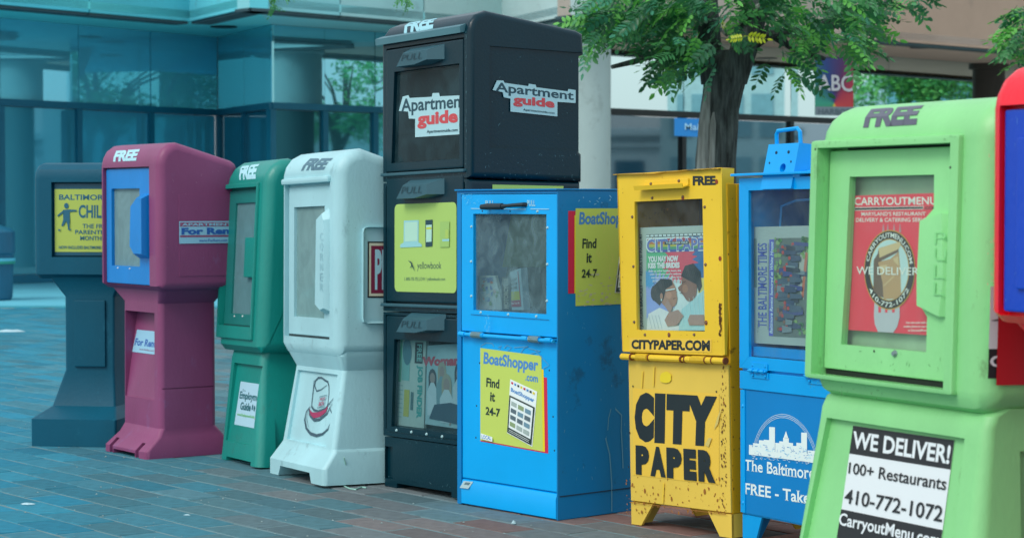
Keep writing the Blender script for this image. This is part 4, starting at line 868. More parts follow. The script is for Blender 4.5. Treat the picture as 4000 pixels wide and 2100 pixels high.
def woman(d, f, r0):
    rd = ink('mag_red', (190, 75, 95)); sk = ink('skin', (160, 145, 140)); hrk = ink('hair_dark', (70, 75, 82)); hl = ink('hair_light', (165, 165, 145)); wt = ink('shirt_pale', (190, 215, 222)); jn = ink('jeans', (55, 85, 105)); tl = ink('skirt_teal', (120, 160, 170))
    d.text('Woman', [f(-.12, .86), f(.8, .86), f(.8, .74), f(-.12, .74)], rd, .06)
    for (cx0, cy0, hr_, body, s) in ((.15, .6, hrk, wt, .85), (.38, .68, hl, tl, .9), (.8, .66, hrk, wt, 1.0), (.5, .52, hl, wt, 1.05)):
        x, z = f(cx0, cy0); wv = .032 * s; d.ell(x, z, wv * .95, .036 * s, hr_, 12); d.poly([(x - wv * .95, z), (x - wv * .9, z - .06), (x + wv * .9, z - .06), (x + wv * .95, z)], hr_); d.ell(x, z - .004, wv * .6, .024 * s, sk, 12)
        d.poly([(x - wv * .4, z - .02), (x + wv * .4, z - .02), (x + wv * 1.3, z - .055), (x + wv * 1.2, z - .14), (x - wv * 1.2, z - .14), (x - wv * 1.3, z - .055)], body); d.poly([(x + wv * 1.2, z - .06), (x + wv * 1.6, z - .12), (x + wv * .5, z - .15), (x + wv * .6, z - .135), (x + wv * 1.2, z - .115)], sk)
    d.poly([f(.22, .26), f(.6, .3), f(.96, .26), f(.97, .04), f(.1, .08)], jn)
q = Q(p, 'c8', [(372, 82), (640, 66), (640, 640), (356, 600)], .03); paper('magazine', p, q, .03, 'magazine with four women on its cover in the lowest window of the black rack', 'magazine', magp, deco=woman)
def metal(nm, rgb, k=.95, rough=.4, dirt=.35, dirtcol=(60, 50, 40), thr=.66, dscale=10, **kw): return mat('enamel_' + nm, rgb, rough, k, var=.06, vscale=3, dirt=dirt, dirtcol=dirtcol, dscale=dscale, thr=thr, bump=.06, bscale=40, spec=.35, **kw)
# ---- 6 blue metal box
p = pose_g('newspaper_box', (1785, 1965), 49); tag(p.o, 'bright blue metal box with yellow boat shopping posters beside the black rack', 'newspaper box', GR)
bl = metal('blue', (0, 172, 246), .95, .32, .25, (20, 90, 140), .68); bls = metal('blue_shaded_side', (0, 132, 200), .9, .4, .5, (28, 62, 84), .61, 7)  # side shade put into a darker blue copy; the dirt patches are real
WB, DB = .526, .42
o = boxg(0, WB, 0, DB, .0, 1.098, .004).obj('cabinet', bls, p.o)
cut(o, [boxg(.024, WB - .004, -.05, .02, .606, 1.088), boxg(.03, WB - .03, .0, DB - .02, .63, 1.07), boxg(.024, WB - .004, -.05, .014, -.01, .6)])
G().box(-.004, WB + .003, -.008, DB + .004, 1.0985, 1.104, .002).obj('lid', bls, p.o)
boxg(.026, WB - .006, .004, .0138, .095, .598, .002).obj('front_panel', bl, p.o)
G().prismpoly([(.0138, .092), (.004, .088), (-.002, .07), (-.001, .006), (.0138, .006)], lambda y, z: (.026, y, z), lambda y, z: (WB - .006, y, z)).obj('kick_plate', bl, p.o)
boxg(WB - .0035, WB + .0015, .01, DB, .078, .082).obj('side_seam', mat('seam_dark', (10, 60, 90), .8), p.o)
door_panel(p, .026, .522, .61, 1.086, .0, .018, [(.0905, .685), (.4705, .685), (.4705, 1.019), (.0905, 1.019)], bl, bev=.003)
pane(p, .085, .476, .68, 1.024, .012, glass('pane_dusty', tint=(.7, .8, .84), haze=.28, hazecol=(.2, .34, .38), smear=.26, scale=15))
boxg(.03, WB - .03, DB - .03, DB - .021, .63, 1.07).obj('back_panel', darkin, p.o)
PTS = []
for t in ((757, 357), (755, 620), (756, 880), (1330, 365), (1328, 640), (1326, 916), (1255, 242), (827, 1003), (1034, 1018), (1246, 1033)): u, v = p.f('c7', *t); PTS.append((u, 0, v))
screws('screw', p, PTS, mat('screw_pale', (165, 205, 210), .4), .0052, .004)
g = G(); 
for t in ((838, 240), (1047, 242)): u, v = p.f('c7', *t); screw(g, u, .0, v, .0035, .001)
for t in ((710, 198), (690, 480), (685, 690), (1170, 246), (1195, 552), (1204, 775)): u, v = p.f('c8', *t); screw(g, u, .004, v, .0035, .001)
g.obj('rivet_holes', mat('hole_dark', (15, 40, 55), .8), p.o)
g = G(); g.tube([(.168, -.028, 1.043), (.2, -.03, 1.044), (.28, -.03, 1.045)], [.009, .0115, .011], 10).tube([(.28, -.03, 1.045), (.3, -.028, 1.047), (.365, -.01, 1.051), (.37, .002, 1.051)], [.009, .006, .0075, .0075], 10).tube([(.18, -.025, 1.043), (.18, .003, 1.043)], .006, 8)
g.obj('handle', mat('handle_black', (22, 42, 52), .35, .8), p.o)
d = Dec('print', p.o, mfront(.0)); pw = ink('decal_pale', (150, 212, 236)); T = lambda s, x, y, X, Y, m=pw, c='c7', **k: d.text(s, Q(p, c, [(x, y), (X, y), (X, Y), (x, Y)]), m, **k)
T('PULL', 862, 160, 930, 198, bold=.03); T('PULL', 1178, 157, 1240, 203, bold=.03)
d.stroke(Q(p, 'c7', [(755, 221), (1170, 226)]), .003, pw); d.stroke(Q(p, 'c7', [(1205, 224), (1345, 225)]), .003, pw)
d.stroke(Q(p, 'c7', [(755, 1018), (1345, 1060)]), .002, ink('groove', (0, 90, 150)))
rs = random.Random(4); sc_ = ink('scratch', (110, 200, 235))
for _ in range(26): a, b = p.f('c7', rs.uniform(700, 820), rs.uniform(110, 190)); d.stroke([(a, b), (a + rs.uniform(-.01, .01), b + rs.uniform(-.006, .006))], rs.uniform(.0006, .0018), sc_)
for _ in range(40): a, b = p.f('c7', 905 + rs.gauss(0, 9), rs.uniform(990, 1160)); d.stroke([(a, b), (a + rs.uniform(-.004, .004), b + rs.uniform(-.012, .004))], rs.uniform(.0006, .0016), sc_)
d.build()
g = G(); zh = .6; g.tube([(.03, -.012, zh), (.52, -.012, zh - .002)], .0065, 10)
for x in (.03, .085, .13, .36, .42, .48): g.tube([(x, -.012, zh), (x + .03, -.012, zh)], .009, 10)
g.obj('hinge', bl, p.o)
for xs in (.1, .4):
    g = G()
    for i in range(9): g.tube([(xs + i * .0058, -.012, zh), (xs + i * .0058 + .0035, -.012, zh)], .0115, 10)
    g.obj('hinge_spring', mat('spring_steel', (150, 185, 190), .35, .8, metal=.4), p.o)
def boat_poster(name, dec, tl, tr, br, bl_, full=True, worn=False):
    f = quadmap([tl, tr, br, bl_]); d = dec; y_ = ink('boat_yellow', (206, 214, 72) if worn else (196, 218, 100)); nb = ink('boat_blue', (74, 140, 205)); k = ink('boat_black', (30, 55, 50)); r_ = ink('boat_red', (205, 30, 75)); y2 = ink('boat_gold', (235, 215, 20))
    if full: d.poly([f(.0, -.012), f(1.08, -.012), f(1.08, .78), f(.0, .78)], r_); d.poly([f(.01, .0), f(1.03, .0), f(1.03, .86), f(.01, .86)], y2)
    else: d.poly([f(-.11, .13), f(.2, .13), f(.2, .975), f(-.11, .975)], r_); d.poly([f(-.015, .13), f(.2, .13), f(.2, .93), f(-.015, .93)], y2)
    d.poly([f(0, 0), f(1, 0), f(1, 1), f(0, 1)], y_)
    t = lambda s, a, b, c, e_, m=k, **kw: d.text(s, [f(a, b), f(c, b), f(c, e_), f(a, e_)], m, **kw)
    t('BoatShopper', .05, .965, .95, .795, nb, bold=.035, shear=.1); t('.com', .74, .775, .94, .715, nb, bold=.03)
    t('Find', .1, .69, .32, .59, bold=.03, shear=.05); t('it', .165, .54, .245, .44, bold=.03, shear=.05); t('24-7', .09, .375, .33, .285, bold=.03, shear=.05)
    m4 = [f(.5, .71), f(.93, .62), f(.84, .03), f(.44, .13)] if full else [f(.68, .55), f(1.05, .62), f(1.05, .12), f(.6, .12)]; h = quadmap(m4); pw2 = ink('mag_page', (236, 250, 250)); d.poly(m4, pw2); d.text('BoatShopper', [h(.05, .86), h(.93, .86), h(.93, .76), h(.05, .76)], nb, .04)
    for i in range(8): d.poly([h(.05 + i * .115, .965), h(.12 + i * .115, .965), h(.12 + i * .115, .925), h(.05 + i * .115, .925)], (r_, nb, k, y2)[i % 4])
    d.poly([h(.02, .71), h(.97, .71), h(.97, .02), h(.02, .02)], k); d.poly([h(.07, .68), h(.92, .68), h(.92, .12), h(.07, .12)], pw2)
    rs = random.Random(9); gy = [ink('photo_%d' % i, c) for i, c in enumerate(((110, 150, 170), (140, 165, 120), (90, 110, 120), (165, 185, 180)))]
    for i in range(3):
        for j in range(4): d.poly([h(.11 + i * .27, .62 - j * .125), h(.32 + i * .27, .62 - j * .125), h(.32 + i * .27, .54 - j * .125), h(.11 + i * .27, .54 - j * .125)], gy[rs.randrange(4)])
    for i in range(2): d.stroke([h(.1, .09 - i * .03), h(.9, .09 - i * .03)], .0015, pw2)
    if full: 
        d.poly([f(.03, .08), f(.22, .06), f(.22, .0 + .01), f(.03, .02)], pw2); t('LOCAL', .045, .065, .2, .025, nb, bold=.02)
    if worn:
        sc = ink('worn', (186, 190, 160)); rs = random.Random(2)
        for _ in range(60): a, b = rs.random() * .98, max(.005, min(.32, rs.gauss(.13, .1))); d.ell(*f(a, b), rs.uniform(.002, .011), rs.uniform(.001, .005), sc, 7)
        for _ in range(26): a, b = rs.uniform(.2, .75), rs.uniform(.3, .8); d.stroke([f(a, b), f(a + rs.uniform(-.04, .04), b - rs.uniform(.02, .1))], .0012, ink('worn_yellow', (214, 214, 120)))
d = Dec('poster', p.o, mfront(.004)); q = Q(p, 'c8', [(722, 98), (1125, 150), (1135, 780), (722, 705)], .004); boat_poster('poster', d, *q); d.build(.0002, .0006)
qs = QS(p, 'c7', [(1540, 220), (1885, 220), (1885, 940), (1540, 955)], WB); d = Dec('side_poster', p.o, mside(WB)); (a, z1), (b, _), _, (_, z0) = qs
boat_poster('side_poster', d, (a, z1), (a + .3, z1), (a + .3, z0), (a, z0), False, True); d.build(.0002, .0006)
d = Dec('old_sticker', p.o, lambda u, v, h: (u, .003 - (.088 - v) * .3 - h, v)); q = Q(p, 'c8', [(610, 975), (672, 980), (650, 1025), (594, 1018)], 0); d.poly(q, ink('old_label', (165, 195, 200))); f = quadmap(q); d.poly([f(.25, .85), f(.8, .85), f(.8, .5), f(.25, .5)], ink('old_grey', (85, 115, 125))); d.build()
d = Dec('marker_scrawl', p.o, mfront(.004)); mk_ = ink('scrawl', (90, 165, 205)); SS = lambda pts: d.stroke(Q(p, 'c8', pts, .004), .003, mk_)
SS([(730, 110), (725, 85), (760, 65), (800, 68), (812, 90)]); SS([(840, 95), (865, 82), (850, 108)]); SS([(880, 100), (900, 80), (930, 95), (905, 118)]); SS([(945, 95), (1040, 88), (1010, 100), (990, 130)]); SS([(1040, 100), (1120, 120), (1060, 135)]); SS([(1090, 120), (1140, 170), (1178, 212), (1140, 232)]); d.build()
d = Dec('paint_runs', p.o, mside(WB)); pr = ink('paint_drip', (95, 165, 200)); SS = lambda pts, w_=.0035: d.stroke(QS(p, 'c8', pts, WB), w_, pr)
SS([(1582, 498), (1566, 560), (1560, 640)]); SS([(1545, 690), (1572, 800), (1580, 900), (1586, 1000), (1586, 1175)], .005); SS([(1610, 500), (1650, 540), (1648, 640), (1656, 780), (1660, 890)], .005)
for _ in range(34): a, b = rs.uniform(.02, .33), rs.uniform(.12, .7); d.stroke([(a, b), (a + rs.uniform(-.004, .004), b + rs.uniform(-.012, .012))], rs.uniform(.001, .0022), pr)
for _ in range(14): a, b = rs.uniform(.08, .3), rs.uniform(1.04, 1.075); d.stroke([(a, b), (a + rs.uniform(-.01, .01), b + rs.uniform(-.01, .01))], rs.uniform(.001, .003), pw)
tag(d.build(), kind='stuff')
def cov1(d, f, r0):
    cs = [ink('cov_%d' % i, c) for i, c in enumerate(((120, 175, 190), (195, 120, 90), (110, 150, 90), (200, 205, 200), (70, 110, 170)))]; rs = random.Random(8)
    for _ in range(26): a, b = rs.uniform(0, .9), rs.uniform(0, .8); d.poly([f(a, b), f(min(1, a + rs.uniform(.05, .2)), b + .02), f(min(1, a + rs.uniform(.05, .2)), b + rs.uniform(.05, .15)), f(a, b + .1)], rs.choice(cs))
    d.text('HOMES', [f(.15, .95), f(.85, .95), f(.85, .84), f(.15, .84)], cs[4], .03)
q = Q(p, 'c7', [(820, 725), (935, 725), (1000, 985), (820, 980)], .06); paper('magazine', p, q, .06, 'colourful faded magazine at the left behind the dusty blue box window', 'magazine', newsp, deco=cov1)
def cov2(d, f, r0):
    d.text('MOTORCYCLE', [f(.25, .05), f(.25, .95), f(.8, .95), f(.8, .05)], ink('bike_pale', (165, 170, 150)), .05)
q = Q(p, 'c7', [(985, 735), (1045, 735), (1052, 990), (985, 985)], .05); paper('magazine', p, q, .05, 'narrow black magazine with vertical lettering in the blue box window', 'magazine', ink('mag_black', (38, 48, 52)), deco=cov2)
def cov3(d, f, r0):
    k = BLACK; 
    for i in range(3): d.text(('AUTOS AT', 'ONLINE.COM', 'OR MOBILE')[i], [f(.05, .8 - i * .1), f(.6, .8 - i * .1), f(.6, .73 - i * .1), f(.05, .73 - i * .1)], k, .03)
    d.poly([f(.02, .48), f(.8, .46), f(.8, .25), f(.02, .25)], ink('cov_yellow', (195, 200, 60))); d.poly([f(.02, .24), f(.8, .24), f(.8, .08), f(.02, .08)], ink('cov_red', (165, 50, 80))); d.poly([f(.72, .95), f(.78, .95), f(.86, .08), f(.8, .08)], ink('cov_red', (165, 50, 80)))
    d.text('Place Your Ad', [f(.1, .2), f(.72, .2), f(.72, .15), f(.1, .15)], WHITE, .02)
q = Q(p, 'c7', [(1045, 700), (1128, 668), (1150, 985), (1050, 985)], .055); paper('magazine', p, q, .055, 'curled white magazine with yellow and red bands in the blue box window', 'magazine', magp, .03, deco=cov3)

# ---- 7 yellow metal box
p = pose_g('newspaper_box', (2445, 2045), 52, -.03); tag(p.o, 'rusty yellow metal box with big black city paper lettering on splayed legs', 'newspaper box', GR)
ye = metal('yellow', (238, 200, 52), .95, .38, .7, (120, 70, 25), .7, 9); yl = metal('yellow_lower', (232, 200, 84), .95, .42, .75, (115, 80, 40), .665, 13); ys = metal('yellow_shaded_side', (216, 168, 22), .95, .5, .8, (90, 62, 25), .6, 22)  # side shade put into a darker yellow copy; its rust is real
o = boxg(.012, .485, .02, .36, .074, 1.102, .003).obj('cabinet', ys, p.o); cut(o, [boxg(.03, .46, -.05, .34, .6, 1.08)])
boxg(.02, .46, .325, .339, .6, 1.08).obj('back_panel', darkin, p.o)
boxg(.013, .484, .012, .0196, .078, .54, .002).obj('front_panel', yl, p.o)
boxg(.4845, .489, .075, .085, .84, 1.1).obj('side_rail', ys, p.o); boxg(.4845, .4875, .06, .068, .84, 1.1).obj('side_rail', ys, p.o)
o = G().prismpoly([(.0, .568), (.474, .568), (.474, 1.152), (-.014, 1.15)], lambda u, v: (u, .0, v), lambda u, v: (u, .014, v)).obj('door', ye, p.o, 20)
wp = [(.071, .641), (.3935, .641), (.3935, 1.0585), (.071, 1.0585)]; cut(o, [poly_slab(wp, -.05, .05)], 20)
G().prismpoly([(.0, .57), (.01, .57), (.055, 1.15), (.0, 1.15)], lambda y, z: (.4745, y, z), lambda y, z: (.482, y, z)).obj('door_flange', ye, p.o, 0)
G().prismpoly([(.0, .57), (.01, .57), (.055, 1.15), (.0, 1.15)], lambda y, z: (-.014 if z > 1 else -.002, y, z), lambda y, z: (-.008 if z > 1 else .002, y, z)).obj('door_flange', ye, p.o, 0)
g = G(); rs = random.Random(6); P = [(-.02 + i * .05, rs.uniform(-.003, .003)) for i in range(11)]
for (a, da), (b, db_) in zip(P, P[1:]): g.add([(a, -.012, 1.15 + da), (b, -.012, 1.15 + db_), (b, .055, 1.153 + db_), (a, .055, 1.153 + da), (a, -.012, 1.147 + da), (b, -.012, 1.147 + db_), (b, .055, 1.149 + db_), (a, .055, 1.149 + da)], [[0, 1, 2, 3], [4, 7, 6, 5], [0, 4, 5, 1], [2, 6, 7, 3]])
g.obj('rain_lip', metal('yellow_rust', (190, 150, 50), .9, .6, .9, (60, 45, 30), .5, 12), p.o, 0)
pane(p, .066, .4, .636, 1.062, .008, glass('pane_clear', tint=(.8, .88, .88), haze=.04, hazecol=(.4, .45, .45), smear=.12))
g = G().box(.128, .335, -.006, .0, 1.098, 1.124, .002).prismpoly([(-.006, 1.1), (-.03, 1.094), (-.034, 1.108), (-.03, 1.108), (-.028, 1.098), (-.006, 1.104)], lambda y, z: (.105, y, z), lambda y, z: (.336, y, z)); g.obj('handle', ye, p.o, 0)
PTS = []; rust = mat('rusty_screw', (120, 95, 75), .6, .8, var=.4, vscale=90)
for t in ((335, 200), (520, 180), (335, 293), (537, 285), (203, 417), (681, 352), (687, 732), (211, 744), (216, 1110), (691, 1115), (287, 1194), (446, 1195), (612, 1193)): u, v = p.f('r2', *t); PTS.append((u, -.006 if t[1] < 210 else 0, v))
screws('screw', p, PTS, rust, .0055, .004)
def rust_spots(name, mp, fn, n, seed, rng, m, size=(.0015, .006)):
    d = Dec(name, p.o, mp); rs = random.Random(seed)
    for _ in range(n):
        t_ = rs.random() ** 1.7; e_ = rs.random(); e_ = e_ if rs.random() < .5 else (rs.random() ** 3 if rs.random() < .5 else 1 - rs.random() ** 3)
        a, b = fn(rng[0] + (rng[2] - rng[0]) * e_, (rng[3] - (rng[3] - rng[1]) * t_) if rng[3] > 10 else rs.uniform(rng[1], rng[3])); s = rs.uniform(*size) * rs.random(); k = rs.randrange(5, 8); P = [(a + s * rs.uniform(.4, 1.2) * math.cos(6.283 * i / k), b + s * rs.uniform(.5, 1.9) * math.sin(6.283 * i / k)) for i in range(k)]; d.poly(P, m, layer=1)
    return d
rm = ink('rust_brown', (158, 104, 40), .8); rd_ = ink('rust_dark', (108, 72, 34), .8); yb_ = ink('paint_bright', (238, 214, 40), .4)
d = Dec('lettering', p.o, mfront(0)); k = ink('letter_black', (26, 40, 44), .5)
d.text('FREE', Q(p, 'r2', [(603, 148), (753, 146), (755, 206), (603, 210)]), k, .05)
d.poly(Q(p, 'r2', [(185, 1216), (730, 1222), (728, 1310), (187, 1300)]), ink('decal_gold', (240, 200, 70)))
d.text('CITYPAPER.COM', Q(p, 'r2', [(200, 1226), (718, 1230), (718, 1302), (200, 1288)]), k, .05); d.build()
d = Dec('decal', p.o, mfront(.012)); q = Q(p, 'r3', [(207, 362), (777, 400), (777, 1000), (210, 935)], .012); d.poly(q, ink('decal_gold', (240, 200, 70)))
def chunky(s, q, m, adv=None, bo=.1):
    n = len(s); f = quadmap(q); 
    for i, ch in enumerate(s):
        a, b = adv[i]; d.text(ch, [f(a, 1), f(b, 1), f(b, 0), f(a, 0)], m, bo)
chunky('CITY', Q(p, 'r3', [(220, 388), (760, 418), (745, 748), (220, 715)], .012), k, [(0, .25), (.258, .39), (.405, .69), (.645, 1.01)])
chunky('PAPER', Q(p, 'r3', [(228, 738), (752, 775), (758, 988), (230, 930)], .012), k, [(0, .175), (.19, .385), (.4, .59), (.615, .77), (.795, 1.0)], .078)
for pts in ([(735, 690), (712, 690), (690, 735), (712, 750)], [(770, 560), (800, 480), (775, 600), (748, 635)]): d.poly(Q(p, 'r3', pts, .012), ink('torn', (214, 196, 110)))
d.build()
d = rust_spots('rust_marks', mfront(.012), lambda x, y: p.f('r3', x, y, .012), 150, 5, (165, 950, 815, 1185), rm); rs = random.Random(12)
for _ in range(90): a, b = p.f('r3', rs.uniform(790, 826), rs.uniform(200, 1180), .012); d.ell(a, b, rs.uniform(.0006, .003), rs.uniform(.001, .006), rd_, 6, layer=1)
for x, y, s in ((682, 1045, .007), (287, 1040, .006), (205, 1000, .005), (808, 460, .004)): a, b = p.f('r3', x, y, .012); d.ell(a, b, s * .8, s * 1.4, rm, 7)
for x, y in ((210, 350), (760, 385), (188, 656), (796, 714), (183, 883), (800, 958)): a, b = p.f('r3', x, y, .012); d.ell(a, b, .003, .0035, BLACK, 8)
d.stroke(Q(p, 'r3', [(190, 1115), (500, 1152), (828, 1196)], .012), .002, rm)
pz = [p.f('r3', 427 + 42 * math.cos(t) * rs.uniform(.8, 1.15), 292 + 40 * math.sin(t) * rs.uniform(.8, 1.15), .012) for t in [i * .45 for i in range(14)]]; d.poly(pz, yb_)
for x, y0, y1 in ((275, 250, 360), (415, 985, 1120), (352, 220, 350)): d.stroke(Q(p, 'r3', [(x, y0), (x - 6, y1)], .012), .007, ink('paint_streak', (238, 204, 66), .4))
tag(d.build(.0002, .0012), kind='stuff')
d = rust_spots('rust_marks', mfront(0), lambda x, y: p.f('r2', x, y), 130, 7, (140, 100, 800, 1320), rm, (.0006, .0022))
for _ in range(60): a, b = p.f('r2', rs.uniform(776, 792), rs.uniform(990, 1200)); d.ell(a, b, rs.uniform(.001, .004), rs.uniform(.002, .007), rd_, 6, layer=1)
for x, y in ((783, 692), (760, 185), (537, 290), (446, 1195), (691, 1115)): a, b = p.f('r2', x, y); d.ell(a, b, .007, .008, ink('rust_red', (150, 60, 30)), 8, layer=1)
tag(d.build(), kind='stuff')
d = rust_spots('rust_marks', mside(.485), lambda x, y: (x, y), 300, 8, (.02, .085, .3, 1.08), ink('rust_olive', (128, 96, 34), .8), (.0012, .0045)); tag(d.build(), kind='stuff')
g = G(); g.tube([(.0, -.004, .553), (.488, -.004, .549)], .007, 10)
for x, L_ in ((0, .045), (.14, .03), (.165, .12), (.31, .025), (.405, .025), (.435, .052)): g.tube([(x, -.004, .552), (x + L_, -.004, .5515)], .0105, 10)
g.obj('hinge', ye, p.o)
for xs, n in ((.075, 10), (.34, 11)):
    g = G()
    for i in range(n): g.tube([(xs + i * .0055, -.004, .5522), (xs + i * .0055 + .0036, -.004, .5522)], .0125, 10)
    g.obj('hinge_spring', ye, p.o)
g = G(); [g.tube([(x, -.004, .552), (x + .005, -.004, .552)], .0115, 10) for x in (.046, .134, .288, .306, .4, .43, .486)]; g.obj('rust_rings', mat('rust_ring', (120, 62, 30), .9), p.o)
for P in ([(.012, .0), (.06, .0), (.118, .0735), (.012, .0735)], [(.4845, .0), (.43, .0), (.378, .0735), (.4845, .0735)]):
    G().prismpoly(P, lambda u, v: (u, .014, v), lambda u, v: (u, .024, v)).prismpoly([(.0141, P[0][1]), (.1, 0), (.16, .0735), (.0141, .0735)], lambda y, z, s=P[0][0]: (s, y, z), lambda y, z, s=P[0][0]: (s + (.006 if s < .2 else -.006), y, z)).obj('leg', yl, p.o, 0)
for s in (.012, .4845): G().prismpoly([(.36, 0), (.3, 0), (.24, .0735), (.36, .0735)], lambda y, z: (s, y, z), lambda y, z: (s + (.006 if s < .2 else -.006), y, z)).obj('leg', ys, p.o, 0)
def citycover(d, f, r0):
    P4 = lambda a, b, c, e_: [f(a, b), f(c, b), f(c, e_), f(a, e_)]
    bgc = ink('cover_pale', (224, 250, 250)); pk = ink('cover_red', (230, 93, 116)); bu_ = ink('cover_blue', (65, 127, 184)); vi = ink('cover_violet', (156, 184, 247)); gr_ = ink('cover_green', (93, 202, 150)); sk1 = ink('cover_skin', (184, 146, 127)); sk2 = ink('cover_skin_dark', (148, 116, 105)); hr_ = ink('cover_hair', (57, 71, 77)); sh = ink('cover_shirt', (237, 250, 250)); k = ink('cover_black', (59, 84, 89)); ylw = ink('cover_gold', (241, 236, 139))
    d.poly(P4(.1, .92, 1.0, .0), bgc); d.poly(P4(.1, .8, .45, .5), gr_); d.poly(P4(.1, .93, 1.0, .9), k)
    for i in range(14): a, b = .1 + i * .063, .105 + i * .063 + .045; d.poly(P4(a, .925, min(1, b), .908), bgc)
    def burst(cx, cy, r, m, n=26, seed=1):
        rs = random.Random(seed); x, z = f(cx, cy); P = []
        for i in range(2 * n):
            q_ = math.pi * i / n; rr = r * (1 if i % 2 else .72) * rs.uniform(.9, 1.05); a, b = x + rr * math.cos(q_), z + rr * math.sin(q_); lo = f(.1, .0); hi = f(1, .9); P.append((max(lo[0], min(hi[0], a)), max(lo[1], min(hi[1], b))))
        d.poly(P, m)
    burst(.88, .68, .1, bu_, seed=2); burst(.6, .68, .085, pk, seed=3); burst(.25, .32, .095, vi, seed=4); d.poly(P4(.86, .5, 1.0, .36), ylw); burst(.15, .5, .035, ink('cover_sky', (82, 173, 230)), seed=5)
    for i, c in enumerate(((180, 75, 100), (205, 130, 80), (200, 200, 90), (80, 170, 130), (70, 110, 180))): d.poly(P4(.12, .885 - i * .026, 1.0, .859 - i * .026), ink('stripe_%d' % i, c))
    d.text('CITY PAPER', P4(.1, .89, 1.08, .755), bgc, .045); d.text('CITY PAPER', P4(.115, .882, 1.065, .765), ink('cover_title', (110, 133, 202)), .03)
    d.poly(P4(.38, .855, .74, .825), k); d.text('THE QUEER ISSUE', P4(.4, .85, .72, .831), bgc, .02)
    d.text('YOU MAY NOW', P4(.13, .72, .58, .66), sh, .06); d.text('KISS THE BRIDES', P4(.13, .655, .6, .6), sh, .06)
    for i, s in enumerate(('Even as other battles loom, the', 'LGBT community plans to celebrate', 'marriage equality at Pride 2013', 'BY KATE DRABINSKI + PAGE 14')): d.text(s, P4(.14 + .02 * i, .585 - i * .032, .62, .562 - i * .032), sh, .03)
    d.text('JUNGER BRACKET  +  RESULTS! PAGE 41', [f(.0, .03), f(.0, .93), f(.055, .93), f(.055, .03)], k, .03)
    # two people face to face
    d.poly([f(.1, .0), f(.13, .16), f(.3, .22), f(.5, .16), f(.6, .0)], sh); d.poly([f(.58, .0), f(.62, .2), f(.8, .3), f(1.0, .42), f(1.0, .0)], ink('cover_shirt_teal', (184, 236, 241)))
    x, z = f(.42, .36); d.ell(x, z, .042, .045, sk1, 16); d.poly([f(.2, .3), f(.2, .42), f(.32, .5), f(.48, .49), f(.5, .44), f(.4, .4), f(.36, .3), f(.3, .24)], hr_); d.ell(*f(.23, .36), .02, .026, hr_, 12); d.ell(*f(.47, .31), .03, .03, sk1, 12)
    x, z = f(.74, .44); d.ell(x, z, .036, .055, sk2, 16); d.poly([f(.62, .52), f(.68, .62), f(.8, .64), f(.9, .56), f(.92, .42), f(.88, .36), f(.84, .44), f(.78, .46)], hr_); d.poly([f(.62, .36), f(.6, .4), f(.66, .5), f(.78, .46), f(.84, .34), f(.7, .3)], sk2)
    hl_ = ink('cover_cheek', (205, 160, 138)); dk2 = ink('cover_line', (70, 60, 62))
    d.poly([f(.5, .4), f(.56, .37), f(.54, .34), f(.5, .33)], sk1); d.ell(*f(.44, .34), .014, .012, hl_, 10); d.ell(*f(.33, .33), .007, .011, sk1, 10); d.stroke([f(.5, .305), f(.54, .31)], .0016, dk2); d.ell(*f(.33, .295), .003, .004, bgc, 8)
    d.poly([f(.62, .44), f(.575, .41), f(.59, .38), f(.64, .37)], sk2); d.ell(*f(.68, .4), .014, .014, ink('cover_cheek2', (172, 132, 112)), 10); d.stroke([f(.6, .355), f(.645, .36)], .0016, dk2); d.stroke([f(.63, .455), f(.69, .47)], .0018, dk2); d.ell(*f(.8, .41), .007, .011, sk2, 10)
    for i in range(9): a = .64 + i * .028; d.stroke([f(a, .6 - abs(i - 4) * .008), f(a + .03, .52 - i * .004)], .0014, ink('cover_hair_light', (78, 92, 98)))
    for i in range(7): a = .22 + i * .035; d.stroke([f(a, .47), f(a + .02, .41)], .0014, ink('cover_hair_light', (78, 92, 98)))
    for i in range(6): a = .62 + i * .06; d.stroke([f(a, .28 + i * .015), f(a + .03, .06)], .0014, bgc)
    for i in range(4): a = .14 + i * .05; d.stroke([f(a, .15), f(a + .05, .02)], .0014, ink('cover_fold', (160, 190, 205)))
    d.stroke([f(.4, .385), f(.54, .4)], .004, bgc); d.poly([f(.38, .1), f(.44, .17), f(.58, .2), f(.66, .14), f(.56, .05), f(.42, .04)], ink('cover_hand', (184, 156, 145))); d.poly([f(.72, .1), f(.75, .15), f(.95, .15), f(.96, .05), f(.74, .05)], ink('cover_hand', (184, 156, 145))); d.poly([f(.38, .24), f(.43, .3), f(.5, .22), f(.46, .16)], ink('cover_hand', (184, 156, 145)))
    for i in range(5): a = .42 + i * .045; d.stroke([f(a, .07), f(a + .03, .16)], .0012, sk1)
q = Q(p, 'r2', [(252, 488), (700, 472), (708, 1165), (258, 1165)], .03); paper('newspaper', p, q, .03, 'colourful weekly newspaper in the yellow box window, cover of two people kissing', 'newspaper', newsp, .02, deco=citycover)

